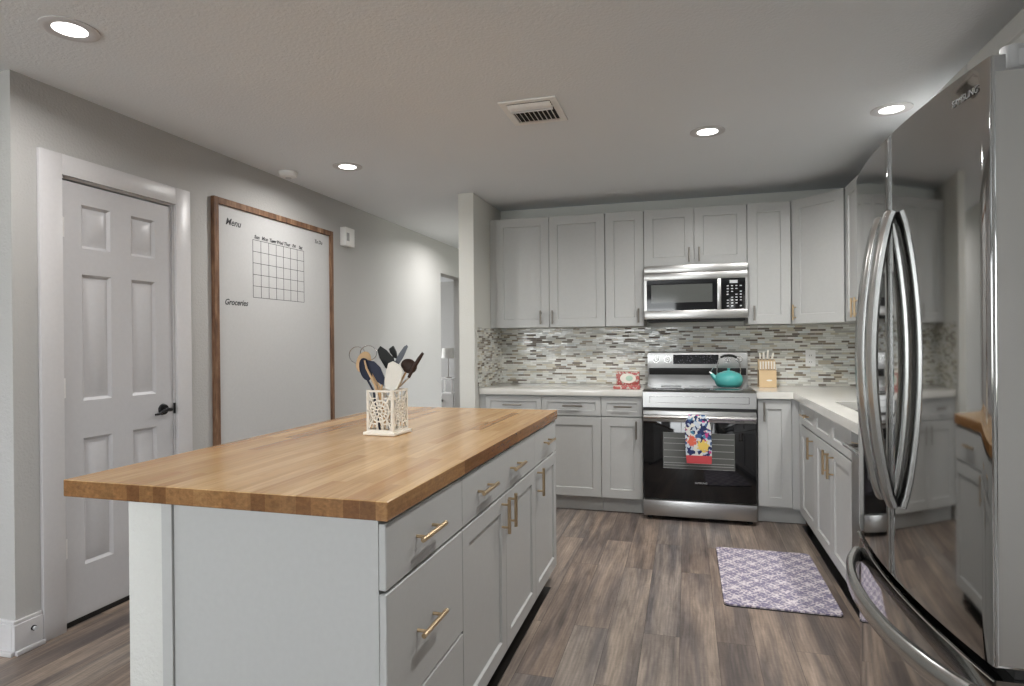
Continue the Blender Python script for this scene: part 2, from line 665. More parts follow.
def struct(name, mb, mat, parent=None):
    o = obj(name, mb, mat, parent)
    if parent is None:
        o['kind'] = 'structure'
    return o


def text_obj(name, body, size, mat, parent, M4, align='CENTER', shear=0.0, depth=.0004, bold=0.0):
    """lettering as a mesh; M4 places the XY text plane in world space"""
    cu = bpy.data.curves.new(name, 'FONT')
    cu.body = body
    cu.size = size
    cu.align_x = align
    cu.align_y = 'CENTER'
    cu.shear = shear
    cu.extrude = depth
    cu.offset = bold
    cu.resolution_u = 3
    t = bpy.data.objects.new(name, cu)
    COL.objects.link(t)
    bpy.context.view_layer.update()
    dg = bpy.context.evaluated_depsgraph_get()
    me = bpy.data.meshes.new_from_object(t.evaluated_get(dg))
    bpy.data.objects.remove(t)
    Mx = M4
    if parent is not None:
        Mx = root_inv(parent) @ M4
    me.transform(Mx)
    me.materials.clear()
    me.materials.append(M[mat])
    o = bpy.data.objects.new(name, me)
    COL.objects.link(o)
    o.parent = parent
    return o


def face_m(origin, xdir, ydir):
    x = Vector(xdir).normalized()
    y = Vector(ydir).normalized()
    z = x.cross(y)
    return Matrix(((x.x, y.x, z.x, origin[0]), (x.y, y.y, z.y, origin[1]), (x.z, y.z, z.z, origin[2]), (0, 0, 0, 1)))


# ------------------------------------------------------------------ room shell
CZ = 2.415
LX = -1.12          # left wall plane
struct('floor', MB().box(-5.6, 3.1, -8.7, 6.2, -.08, 0), 'floor')
struct('ceiling', MB().box(-5.6, 3.1, -8.7, 6.2, CZ, CZ + .1), 'ceiling')

# left wall with the closet door and the opening to the far room
DY0, DY1, DZ = -3.068, -2.460, 2.022
OY0, OY1, OZ = 1.332, 2.10, 2.06
mb = MB()
mb.box(LX - .14, LX, -3.285, DY0 - .012, 0, CZ)
mb.box(LX - .14, LX, DY0 - .012, DY1 + .012, DZ + .012, CZ)
mb.box(LX - .14, LX, DY1 + .012, OY0, 0, CZ)
mb.box(LX - .14, LX, OY0, OY1, OZ, CZ)
mb.box(LX - .14, LX, OY1, 3.0, 0, CZ)
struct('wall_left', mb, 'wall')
struct('wall_entry', MB().box(-4.6, LX - .1405, -3.285, -3.165, 0, CZ), 'wall')
struct('wall_closet', MB().box(LX - .55, LX - .5, -3.16, -2.2, 0, CZ), 'wall')
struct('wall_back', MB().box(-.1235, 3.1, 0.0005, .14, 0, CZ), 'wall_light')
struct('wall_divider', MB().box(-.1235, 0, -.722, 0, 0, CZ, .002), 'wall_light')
struct('wall_right', MB().box(2.9, 3.04, -8.6, -.0005, 0, CZ), 'wall')
struct('wall_hall', MB().box(LX + .0005, 3.0, 3.0005, 3.12, 0, CZ), 'wall')
# far room seen through the opening
struct('wall_far_room', MB().box(-5.5, LX - .141, 5.7, 5.82, 0, CZ), 'wall')
mb = MB()
mb.box(-5.5, -5.38, -.9, 2.9, 0, CZ).box(-5.5, -5.38, 2.9, 5.1, 0, .75).box(-5.5, -5.38, 2.9, 5.1, 2.25, CZ).box(-5.5, -5.38, 5.1, 5.699, 0, CZ)
struct('wall_far_left', mb, 'wall')
struct('wall_far_near', MB().box(-5.37, LX - .141, -1.0, -.9, 0, CZ), 'wall')
struct('wall_far_right', MB().box(LX - .14, LX - .001, 3.121, 5.699, 0, CZ), 'wall')
# rear wall with two windows, unseen side wall with one added for fill
mb = MB()
ZA, ZB = .7, 2.15
xs = [-4.6, WINR[0][0], WINR[0][1], WINR[1][0], WINR[1][1], 2.899]
for i in range(5):
    if i % 2 == 0:
        mb.box(xs[i], xs[i + 1], -8.6, -8.46, 0, CZ)
    else:
        mb.box(xs[i], xs[i + 1], -8.6, -8.46, 0, ZA).box(xs[i], xs[i + 1], -8.6, -8.46, ZB, CZ)
struct('wall_front', mb, 'wall')
mb = MB()
mb.box(-4.6, -4.461, -8.459, -6.7, 0, CZ).box(-4.6, -4.461, -6.7, -4.5, 0, ZA).box(-4.6, -4.461, -6.7, -4.5, ZB, CZ).box(-4.6, -4.461, -4.5, -3.286, 0, CZ)
struct('wall_side', mb, 'wall')


def window(n, x0, x1, y, along='x'):
    mb = MB()
    g = MB()

    def B(m_, a0, a1, d0, d1, z0, z1):
        if along == 'x':
            m_.box(a0, a1, y + d0, y + d1, z0, z1)
        else:
            m_.box(y + d0, y + d1, a0, a1, z0, z1)
    for a, b_ in ((x0 + .001, x0 + .05), (x1 - .05, x1 - .001), ((x0 + x1) / 2 - .02, (x0 + x1) / 2 + .02)):
        B(mb, a, b_, .02, .07, ZA + .001, ZB - .001)
    B(mb, x0 + .05, x1 - .05, .02, .07, ZA + .001, ZA + .05)
    B(mb, x0 + .05, x1 - .05, .02, .07, ZB - .05, ZB - .001)
    o = struct('window_%d' % n, mb, 'trim')
    return o


window(1, *WINR[0], -8.58)
window(2, *WINR[1], -8.58)
window(3, -6.7, -4.5, -4.58, 'y')  # unseen window, added to even out the light

# baseboards: tall board with a shoe moulding at the floor
def base_y(mb, x, sgn, y0, y1):
    mb.box(x, x + sgn * .016, y0, y1, 0, .125, .002)
    mb.box(x, x + sgn * .011, y0, y1, .125, .14, .002)
    mb.box(x + sgn * .016, x + sgn * .032, y0, y1, 0, .02, .004)


mb = MB()
base_y(mb, LX, 1, -3.301, DY0 - .1145)
mb.box(-4.4, LX - .0002, -3.301, -3.2855, 0, .125, .002).box(-4.4, LX - .0002, -3.296, -3.2855, .125, .14, .002).box(-4.4, LX + .0158, -3.317, -3.3012, 0, .02, .004)
struct('baseboard_left', mb, 'trim')
mb = MB()
base_y(mb, LX, 1, DY1 + .1145, OY0 - .001)
struct('baseboard_hall', mb, 'trim')

# closet door: casing, slab with six raised panels, hinges, lever
mb = MB()
cw = .101
o0, o1, ot = DY0 - .012, DY1 + .012, DZ + .012
CX0, CX1 = LX, LX + .018
mb.box(CX0, CX1, o0 - cw, o0, 0, ot + .092, .003)
mb.box(CX0, CX1, o1, o1 + cw, 0, ot + .092, .003)
mb.box(CX0, CX1, o0 - .001, o1 + .001, ot, ot + .092, .003)
mb.box(LX - .14, LX - .0005, o0 - .0, o0 + .010, 0, ot)
mb.box(LX - .14, LX - .0005, o1 - .010, o1, 0, ot)
mb.box(LX - .14, LX - .0005, o0 + .010, o1 - .010, ot - .010, ot)
struct('trim_1', mb, 'trim')

SX = LX - .004      # face of the slab


def door_slab():
    mb = MB()
    bm = mb.bm
    y0, y1, z0, z1 = DY0 + .002, DY1 - .002, .028, DZ - .006
    ys = [y0, -2.976, -2.827, -2.712, -2.568, y1]
    zs = [z0, .262, .846, 1.018, 1.602, 1.722, 1.923, z1]
    g = [[bm.verts.new((SX, y, z)) for z in zs] for y in ys]
    for i in range(5):
        for j in range(7):
            q = [g[i][j], g[i + 1][j], g[i + 1][j + 1], g[i][j + 1]]
            if i in (1, 3) and j in (1, 3, 5):
                prev = q
                a0, a1, b0, b1 = ys[i], ys[i + 1], zs[j], zs[j + 1]
                for (o, dx) in ((.013, -.012), (.021, -.012), (.040, -.003)):
                    cur = [bm.verts.new((SX + dx, yy, zz)) for yy, zz in ((a0 + o, b0 + o), (a1 - o, b0 + o), (a1 - o, b1 - o), (a0 + o, b1 - o))]
                    for k in range(4):
                        bm.faces.new((prev[k], prev[(k + 1) % 4], cur[(k + 1) % 4], cur[k]))
                    prev = cur
                bm.faces.new(prev)
            else:
                bm.faces.new(q)
    gb = [bm.verts.new((SX - .035, y, z)) for y, z in ((y0, z0), (y1, z0), (y1, z1), (y0, z1))]
    bm.faces.new(gb[::-1])
    bot = [g[i][0] for i in range(6)]
    top = [g[i][7] for i in range(6)]
    bm.faces.new(bot[::-1] + [gb[0], gb[1]])
    bm.faces.new(top + [gb[2], gb[3]])
    bm.faces.new([g[0][j] for j in range(8)] + [gb[3], gb[0]])
    bm.faces.new([g[5][j] for j in range(8)][::-1] + [gb[1], gb[2]])
    return mb


dr = struct('door_1', door_slab(), 'door')
for z in (1.805, 1.083, .362):
    mb = MB()
    mb.cyl((LX + .001, DY0 - .006, z - .045), (LX + .001, DY0 - .006, z + .045), .006, 10)
    mb.box(LX - .0035, LX - .0015, DY0 + .002, DY0 + .009, z - .044, z + .044)
    for k in range(3):
        mb.cyl((LX + .001, DY0 - .006, z - .031 + k * .026), (LX + .001, DY0 - .006, z - .025 + k * .026), .0072, 10)
    obj('hinge', mb, 'hinge', dr)
hd = MB()
hy, hz = -2.527, .930
hd.cyl((SX - .001, hy, hz), (SX + .012, hy, hz), .031, 24, .027)
hd.cyl((SX + .01, hy, hz), (SX + .05, hy, hz), .010, 14)
hd.tube([(SX + .048, hy + .008, hz), (SX + .052, hy - .02, hz + .003), (SX + .052, hy - .05, hz - .004), (SX + .050, hy - .075, hz - .016), (SX + .049, hy - .095, hz - .016)], [.010, .009, .0075, .006, .005], 10)
obj('handle', hd, 'black_metal', dr, 'black lever handle')
mb = MB().box(LX - .002, LX + .004, DY1 - .001, DY1 + .011, hz - .028, hz + .028, .001)
obj('strike_plate', mb, 'black_metal', dr)
# dark box filling the gap under the door, standing in for its shade
obj('gap_shade', MB().box(SX - .03, SX - .006, DY0 + .004, DY1 - .004, .0015, .0275), 'dark', dr)

# door stop
t = thing('door_stop', 'small dark round door stop screwed to the white baseboard left of the closet door', 'door stop', (LX + .016, -3.225, .085))
obj('base', MB().cyl((LX + .0165, -3.225, .085), (LX + .022, -3.225, .085), .011, 16), 'black_metal', t)
obj('rubber_tip', MB().cyl((LX + .022, -3.225, .085), (LX + .034, -3.225, .085), .008, 14), 'mark', t)

# mosaic backsplash (back wall, divider return and right wall)
mb = MB()
mb.box(.008, 2.892, -.008, -.0005, .9155, 1.3845)
mb.box(1.25, 2.02, -.008, -.0005, .80, .9155)
mb.box(.0005, .008, -.655, -.0005, .9155, 1.3845)
mb.box(2.892, 2.8995, -2.93, -.0005, .9155, 1.3845)
struct('wall_backsplash', mb, 'mosaic')

# old dark stone floor left showing under the cabinet edges
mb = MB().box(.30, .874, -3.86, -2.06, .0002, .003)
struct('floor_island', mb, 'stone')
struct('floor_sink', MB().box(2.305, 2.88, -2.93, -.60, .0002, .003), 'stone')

# knee wall behind the island cabinets
struct('wall_island', MB().box(.112, .236, -3.862, -1.95, 0, .860, .003), 'knee')


# ------------------------------------------------------------------ cabinets
def bar_handle(x, y, z, length, vert, mat, parent, off=.030):
    """bar pull in front of the face y (front faces -y)"""
    mb = MB()
    h = length / 2
    r = .0068
    p = y - off
    if vert:
        mb.cyl((x, p, z - h), (x, p, z + h), r, 10)
        for s in (-1, 1):
            mb.cyl((x, p, z + s * h * .66), (x, y + .001, z + s * h * .66), .0045, 8)
    else:
        mb.cyl((x - h, p, z), (x + h, p, z), r, 10)
        for s in (-1, 1):
            mb.cyl((x + s * h * .66, p, z), (x + s * h * .66, y + .001, z), .0045, 8)
    return obj('handle', mb, mat, parent, local=True)


def cabinet(name, label, cat, loc, rotz, w, depth, z0, z1, fronts, group=None, toe=None, toemat='cab', metal='brass', rail=.062, extra=None):
    """local: x 0..w along the front, fronts' faces at y=0, carcass behind; the front faces -y"""
    t = thing(name, label, cat, loc, rotz, group)
    mb = MB()
    mb.box(.0008, w - .0008, .021, depth, z0, z1, .001)
    if extra:
        extra(mb)
    obj('body', mb, 'cab', t, local=True)
    if toe:
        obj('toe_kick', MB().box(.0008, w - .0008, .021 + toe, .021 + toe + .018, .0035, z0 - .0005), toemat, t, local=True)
    for f in fronts:
        kind, x0, x1, a, b_ = f[:5]
        hs = f[5] if len(f) > 5 else []
        rl = f[6] if len(f) > 6 else rail
        g = .0016
        mb = MB().shaker(x0 + g, x1 - g, a + g, b_ - g, 0, rl, slab=(kind == 'slab'))
        fr = obj('drawer' if kind in ('slab', 'drawer') else ('false_drawer_front' if kind == 'false' else 'door'), mb, 'cab', t, local=True, smooth=20)
        for (hx, hz, ln, vert) in hs:
            bar_handle(hx, 0, hz, ln, vert, metal, fr)
    return t


# --- island (fronts face +x, rot +90: local x -> +y)
IX = .879
IZ0, IZ1 = .072, .860
ITD = .608          # depth of the carcasses
Y0, Y1, Y2, Y3 = -3.872, -3.364, -2.405, -1.935
w_ = Y1 - Y0


def near_extra(mb):
    # finished grey side panel and the filler strip against the knee wall, down to the floor
    mb.box(0.0, .0035, .019, ITD - .004, .001, .860)
    mb.box(-.006, .02, ITD, .641, .001, .860, .001)


cabinet('island_drawer_cabinet', 'grey island drawer base at the near end of the island, three stacked drawers', 'cabinet', (IX, Y0, 0), R(90), w_, ITD, IZ0, IZ1,
        [('slab', 0, w_, .692, .852, [(.222, .772, .155, False)]),
         ('slab', 0, w_, .372, .687, [(.222, .528, .155, False)]),
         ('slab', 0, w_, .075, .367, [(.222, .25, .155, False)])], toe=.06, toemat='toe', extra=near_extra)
w_ = Y2 - Y1
cabinet('island_double_cabinet', 'middle island base unit, one wide two-handled drawer above a pair of doors', 'cabinet', (IX, Y1, 0), R(90), w_, ITD, IZ0, IZ1,
        [('slab', 0, w_, .692, .852, [(.205, .772, .16, False), (.60, .772, .16, False)]),
         ('door', 0, w_ / 2, .075, .687, [(w_ / 2 - .055, .615, .13, True)]),
         ('door', w_ / 2, w_, .075, .687, [(w_ / 2 + .038, .615, .13, True)])], toe=.06, toemat='toe', rail=.058)
w_ = Y3 - Y2
cabinet('island_single_cabinet', 'far island base unit nearest the range wall, one drawer over one door', 'cabinet', (IX, Y2, 0), R(90), w_, ITD, IZ0, IZ1,
        [('slab', 0, w_, .692, .852, [(w_ / 2, .777, .15, False)]),
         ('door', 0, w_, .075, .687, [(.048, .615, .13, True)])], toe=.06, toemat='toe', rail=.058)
single('butcher_block_countertop', MB().box(-.090, .890, -3.882, -1.938, .861, .907, .002), 'butcher',
       'thick honey-brown butcher block worktop on the kitchen island', 'countertop')

# --- base units on the back wall
BY = -.628
BD = .612
BZ0, BZ1 = .112, .868
mb_f = lambda mb: mb.box(-.048, .0, .008, .03, BZ0, BZ1)
w_ = .898
cabinet('base_cabinet', 'grey base cabinet left of the range in the corner behind the island, two drawers wide', 'cabinet', (.05, BY, 0), 0, w_, BD, BZ0, BZ1,
        [('drawer', 0, .449, .718, .858, [(.225, .793, .15, False)], .038),
         ('drawer', .449, w_, .718, .858, [(.69, .793, .15, False)], .038),
         ('door', 0, .449, .118, .712, [(.40, .62, .13, True)]),
         ('door', .449, w_, .118, .712, [(.50, .62, .13, True)])], toe=.05, metal='greyed_metal', extra=mb_f)
w_ = .300
cabinet('narrow_base_cabinet', 'narrow grey base cabinet with drawer directly left of the range', 'cabinet', (.949, BY, 0), 0, w_, BD, BZ0, BZ1,
        [('drawer', 0, w_, .718, .858, [(.16, .793, .13, False)], .038),
         ('door', 0, w_, .118, .712, [(.255, .625, .13, True)])], toe=.05, metal='greyed_metal')


def fill_r(mb):
    mb.box(.219, .2695, .008, .03, BZ0, BZ1)
    mb.box(.2176, .31, .071, .089, .0035, BZ0 - .001)


w_ = .218
cabinet('tall_door_base_cabinet', 'narrow grey base cabinet with one full-height door right of the range', 'cabinet', (2.026, BY, 0), 0, w_, BD, BZ0, BZ1,
        [('door', 0, w_, .124, .860, [(.040, .778, .13, True)])], toe=.05, metal='greyed_metal', extra=fill_r)

# --- base units on the right wall (fronts face -x, rot -90: local x -> -y)
RX = 2.278


def corner_fill(mb):
    mb.box(-.10, 0, .008, .03, BZ0, BZ1)


w_ = .462
cabinet('base_cabinet', 'grey base cabinet on the right wall with brass-handled drawer over a door, nearest the corner', 'cabinet', (RX, -.752, 0), R(-90), w_, BD, BZ0, BZ1,
        [('drawer', 0, w_, .718, .858, [(.23, .793, .13, False)], .038),
         ('door', 0, w_, .118, .712, [(w_ - .06, .62, .13, True)])], toe=.05, toemat='toe', extra=corner_fill)
w_ = .832


def sink_body(mb):
    pass


t = thing('sink_base_cabinet', 'grey sink base cabinet on the right wall with two brass-handled doors under the sink', 'cabinet', (RX, -1.2155, 0), R(-90))
mb = MB()
mb.box(.001, .019, .021, BD, BZ0, BZ1).box(w_ - .019, w_ - .001, .021, BD, BZ0, BZ1).box(.019, w_ - .019, .021, BD, BZ0, BZ0 + .018)
mb.box(.019, w_ - .019, .594, BD, BZ0 + .018, BZ1).box(.019, w_ - .019, .021, .045, .70, BZ1)
obj('body', mb, 'cab', t, local=True)
obj('toe_kick', MB().box(.001, w_ - .001, .071, .089, .0035, BZ0 - .0005), 'toe', t, local=True)
for i in (0, 1):
    a, b_ = i * w_ / 2, (i + 1) * w_ / 2
    obj('false_drawer_front', MB().shaker(a + .0016, b_ - .0016, .7196, .8564, 0, .038), 'cab', t, local=True, smooth=20)
    fr = obj('door', MB().shaker(a + .0016, b_ - .0016, .1196, .7104, 0, .058), 'cab', t, local=True, smooth=20)
    bar_handle(w_ / 2 + (-.05 if i == 0 else .055), 0, .62, .13, True, 'brass', fr)

# dishwasher next to the fridge
t = thing('dishwasher', 'dark-topped stainless dishwasher mostly hidden between sink cabinet and refrigerator', 'dishwasher', (RX, -2.355, 0), R(-90))
mb = MB().box(-.298, .298, .03, .60, .1, .866)
obj('body', mb, 'dark', t, local=True)
obj('door', MB().box(-.297, .297, -.004, .029, .115, .76, .004), 'steel', t, local=True)
obj('control_panel', MB().box(-.297, .297, -.004, .029, .763, .862, .003), 'blackglass', t, local=True, label='black control panel')
mb = MB().cyl((-.25, -.04, .80), (.25, -.04, .80), .010, 12)
for s in (-.22, .22):
    mb.cyl((s, -.04, .80), (s, -.003, .80), .008, 10)
obj('handle', mb, 'handle_steel', t, local=True)
obj('toe_kick', MB().box(-.297, .297, .07, .088, .0035, .098), 'toe', t, local=True)

# quartz worktops
single('quartz_countertop', MB().box(.009, 1.2515, -.652, -.009, .8685, .915, .003), 'quartz', 'white quartz worktop left of the range, reaching behind the island', 'countertop')
xs = [2.0185, 2.250, 2.365, 2.80, 2.8915]
ys = [-2.925, -2.0, -1.29, -.652, -.009]
fill = [(0, 3), (1, 3), (2, 3), (3, 3)] + [(i, j) for i in (1, 2, 3) for j in (0, 1, 2) if not (i == 2 and j == 1)]
mb = MB().cells(xs, ys, fill, .8685, .915)
single('quartz_countertop', mb, 'quartz', 'white quartz corner worktop right of the range with the sink cut into it', 'countertop')
# sink bowl under the cut-out
mb = MB()
sx0, sx1, sy0, sy1, sz = 2.352, 2.812, -2.012, -1.278, .68
mb.box(sx0, sx1, sy0, sy1, sz, sz + .01).box(sx0, sx0 + .010, sy0, sy1, sz + .01, .867).box(sx1 - .010, sx1, sy0, sy1, sz + .01, .867)
mb.box(sx0 + .010, sx1 - .010, sy0, sy0 + .010, sz + .01, .867).box(sx0 + .010, sx1 - .010, sy1 - .010, sy1, sz + .01, .867)
mb.cyl((2.58, -1.645, sz + .009), (2.58, -1.645, sz + .013), .045, 24)
single('kitchen_sink', mb, 'dark', 'dark undermount sink set in the right-hand quartz worktop', 'sink')

# --- wall units
UY = -.33
UD = .321
UZ0, UZ1 = 1.385, 2.275
UH = 1.466


def upper(name, label, loc, rotz, w, z0, fronts, **kw):
    return cabinet(name, label, 'cabinet', loc, rotz, w, UD, z0, kw.pop('z1', UZ1), fronts, rail=.066, **kw)


upper('wall_cabinet', 'grey two-door wall cabinet at the left end beside the divider wall', (.052, UY, 0), 0, .896, UZ0,
      [('door', 0, .449, UZ0, UZ1, [(.449 - .068, UH, .11, True)]), ('door', .449, .896, UZ0, UZ1, [(.449 + .028, UH, .11, True)])],
      metal='greyed_metal', extra=lambda mb: mb.box(-.050, 0, .008, .03, UZ0, UZ1))
upper('narrow_wall_cabinet', 'narrow grey wall cabinet immediately left of the microwave', (.950, UY, 0), 0, .297, UZ0,
      [('door', 0, .297, UZ0, UZ1, [(.255, UH, .11, True)])], metal='greyed_metal')
upper('short_wall_cabinet', 'short two-door grey wall cabinet directly above the microwave', (1.248, UY, 0), 0, .745, 1.838,
      [('door', 0, .3705, 1.838, UZ1, [(.334, 1.916, .11, True)]), ('door', .3705, .745, 1.838, UZ1, [(.407, 1.916, .11, True)])], metal='greyed_metal')
upper('narrow_wall_cabinet', 'narrow grey wall cabinet immediately right of the microwave', (1.994, UY, 0), 0, .297, UZ0,
      [('door', 0, .297, UZ0, UZ1, [(.044, UH, .11, True)])], metal='greyed_metal')
# diagonal corner unit
P0 = Vector((2.293, UY, 0))
P1 = Vector((2.572, -.628, 0))
dv = (P1 - P0)
wd = dv.length
ang = math.atan2(dv.y, dv.x)
t = thing('corner_wall_cabinet', 'grey wall cabinet set diagonally across the right-hand corner', 'cabinet', P0, ang)
nrm = Vector((-math.sin(ang), math.cos(ang), 0))
q0, q1 = P0 + nrm * .021, P1 + nrm * .021
mb = MB().prism([(2.2945, -.0095), (2.2945, -.30), (q0.x + .003, q0.y), (q1.x, q1.y + .003), (2.60, -.6275), (2.8905, -.6275), (2.8905, -.0095)], 2, UZ0, UZ1)
obj('body', mb, 'cab', t)
fr = obj('door', MB().shaker(.004, wd - .004, UZ0, UZ1, 0, .066), 'cab', t, local=True, smooth=20)
bar_handle(.034, 0, UH, .11, True, 'brass', fr)
# right wall units
upper('wall_cabinet', 'grey wall cabinet on the right wall with brass pulls, between corner unit and refrigerator cabinets', (2.572, -.66, 0), R(-90), .60, UZ0,
      [('door', 0, .30, UZ0, UZ1, [(.262, UH, .12, True)]), ('door', .30, .60, UZ0, UZ1, [(.338, UH, .12, True)])],
      extra=lambda mb: mb.box(-.030, 0, .008, .03, UZ0, UZ1))
upper('wall_cabinet', 'grey wall cabinet on the right wall directly left of the cabinet above the refrigerator', (2.572, -1.262, 0), R(-90), 1.225, UZ0,
      [('door', 0, .612, UZ0, 2.30), ('door', .612, 1.225, UZ0, 2.30)], z1=2.30)
upper('fridge_wall_cabinet', 'grey two-door cabinet mounted high above the refrigerator', (2.572, -2.492, 0), R(-90), 1.36, 1.90,
      [('door', 0, .68, 1.90, 2.30, [(.63, 1.96, .12, True)]), ('door', .68, 1.36, 1.90, 2.30, [(.73, 1.96, .12, True)])], z1=2.30)

# ------------------------------------------------------------------ microwave
t = thing('microwave', 'stainless over-the-range microwave with black window and keypad', 'microwave', (1.62, -.2, 1.43))
obj('body', MB().box(1.2505, 1.9915, -.37, -.0095, 1.432, 1.836, .002), 'steel', t)
f0, f1 = -.405, -.3705
mb = MB()
mb.box(1.252, 1.99, f0, f1, 1.780, 1.835, .003)
mb.box(1.252, 1.99, f0, f1, 1.725, 1.778, .003)
mb.box(1.252, 1.99, f0, f1, 1.433, 1.497, .003)
mb.box(1.252, 1.272, f0, f1, 1.497, 1.725).box(1.779, 1.806, f0 - .004, f1, 1.497, 1.725, .003).box(1.974, 1.99, f0, f1, 1.497, 1.725)
obj('door_frame', mb, 'steel', t)
w0 = obj('window', MB().box(1.272, 1.779, f0 + .003, f1, 1.497, 1.725), 'blackglass', t, 'dark glass window')
mb = MB()
obj('inner_window', MB().box(1.305, 1.745, f0 + .0018, f0 + .003, 1.555, 1.69), 'oven_pane', w0)
kp = obj('keypad', MB().box(1.806, 1.974, f0 + .002, f1, 1.497, 1.725), 'blackglass', t, 'black keypad panel')
obj('display', MB().box(1.865, 1.92, f0 + .001, f0 + .002, 1.688, 1.71), 'mark', kp)
for j in range(8):
    for i in range(4):
        if (i + j) % 5 == 4:
            continue
        x = 1.845 + i * .030
        z = 1.665 - j * .021
        obj('button', MB().box(x, x + .014, f0 + .001, f0 + .002, z, z + .007), 'mark', kp)
mb = MB()
mb.box(1.27, 1.975, -.36, -.05, 1.4165, 1.4318)
obj('vent_grille', mb, 'dark', t, 'dark vent grille underneath')
text_obj('lettering', 'SAMSUNG', .018, 'logo', t, face_m((1.765, f0 - .0005, 1.752), (1, 0, 0), (0, 0, 1)))

# ------------------------------------------------------------------ range
RX0, RX1 = 1.2555, 2.0135
t = thing('range', 'stainless electric range with black glass oven door between the grey base cabinets', 'range', (1.634, -.37, 0))
obj('body', MB().box(RX0, RX1, -.655, -.012, .03, .895, .002), 'steel', t)
ct = obj('cooktop', MB().box(RX0 - .001, RX1 + .001, -.662, -.085, .8955, .918, .003), 'cooktop', t, 'black glass cooktop')
for (bx, by, br) in ((1.44, -.50, .10), (1.44, -.24, .075), (1.83, -.50, .11), (1.83, -.24, .08), (1.634, -.25, .05)):
    mb = MB()
    n = 40
    mb.tube([(bx + br * math.cos(2 * PI * k / n), by + br * math.sin(2 * PI * k / n), .9183) for k in range(n)], .0012, 4, closed=True)
    obj('burner_ring', mb, 'mark', ct)
# front rail panel under the cooktop
mb = MB()
mb.prism([(-.662, .918), (-.694, .908), (-.697, .80), (-.6555, .80), (-.6555, .895), (-.6635, .8955)], 0, RX0, RX1)
fp = obj('front_panel', mb, 'steel', t)
mb = MB()
for (x0, x1, z0, z1) in ((1.305, 1.965, .876, .879), (1.305, 1.965, .832, .835), (1.302, 1.306, .832, .879), (1.964, 1.968, .832, .879)):
    mb.box(x0, x1, -.6995, -.694, z0, z1)
obj('trim_line', mb, 'handle_steel', fp)
obj('gap', MB().box(RX0 + .002, RX1 - .002, -.690, -.6551, .778, .7995), 'dark', t, 'dark gap above the oven door')
# backguard
bg = MB()
bg.prism([(-.012, .9), (-.084, .9), (-.078, 1.005), (-.095, 1.045), (-.080, 1.172), (-.055, 1.182), (-.012, 1.182)], 0, RX0, RX1)
bgo = obj('backguard', bg, 'steel', t)


def on_guard(z):   # y of the upper guard face at height z
    return -.095 + (z - 1.045) / (1.172 - 1.045) * .015


mb = MB()
mb.prism([(on_guard(1.083) - .0015, 1.083), (on_guard(1.158) - .0015, 1.158), (on_guard(1.158) + .004, 1.158), (on_guard(1.083) + .004, 1.083)], 0, 1.455, 1.80)
obj('display', mb, 'display', bgo, 'black touch display')
mb = MB()
mb.prism([(-.0795, .998), (-.0965, 1.038), (-.0955, 1.053), (-.07, 1.053), (-.07, .998)], 0, RX0 + .012, RX1 - .012)
obj('vent_strip', mb, 'dark', bgo, 'black vent strip')
for kx in (1.322, 1.412, 1.865, 1.950):
    z = 1.121
    y = on_guard(z)
    mb = MB()
    mb.cyl((kx, y + .002, z), (kx, y - .006, z), .028, 24)
    mb.cyl((kx, y - .006, z), (kx, y - .030, z + .003), .022, 24, .020)
    mb.box(kx - .004, kx + .004, y - .034, y - .02, z - .017, z + .020, .0015)
    obj('knob', mb, 'handle_steel', bgo)
# oven door
D0 = -.700
mb = MB()
dd = MB().box(RX0 + .002, RX1 - .002, D0 + .001, -.656, .150, .775, .004)
od = obj('oven_door', dd, 'blackglass', t, 'black glass oven door')
obj('door_top_band', MB().box(RX0 + .001, RX1 - .001, D0 - .003, -.66, .700, .777, .003), 'steel', od)
obj('door_window', MB().box(1.394, 1.872, D0 - .0008, D0 + .001, .374, .626), 'oven_pane', od)
mb = MB()
for z in (.585, .548, .500, .452, .412, .395):
    mb.box(1.400, 1.866, D0 - .0016, D0 - .0008, z, z + .0028)
mb.box(1.394, 1.872, D0 - .0016, D0 - .0008, .374, .376).box(1.394, 1.872, D0 - .0016, D0 - .0008, .624, .626)
obj('rack', mb, 'logo', od)
mb = MB()
for x in (RX0 + .03, RX1 - .03):
    mb.box(x - .014, x + .014, -.748, D0 - .002, .728, .752, .003)
n = 12
mb.prism([(-.748, .752), (-.758, .748), (-.762, .738), (-.758, .728), (-.748, .724), (-.742, .728), (-.742, .748)], 0, RX0 + .008, RX1 - .008)
obj('handle', mb, 'handle_steel', od)
text_obj('lettering', 'SAMSUNG', .018, 'mark', od, face_m((1.648, D0 - .0006, .277), (1, 0, 0), (0, 0, 1)))
text_obj('lettering', 'SAMSUNG', .014, 'ink', od, face_m((1.905, D0 - .0034, .712), (1, 0, 0), (0, 0, 1)))
obj('drawer', MB().box(RX0 + .001, RX1 - .001, D0 - .001, -.656, .032, .143, .004), 'steel', t)
for x in (RX0 + .04, RX1 - .04):
    for y in (-.62, -.08):
        obj('foot', MB().cyl((x, y, .0005), (x, y, .030), .018, 12), 'dark', t)

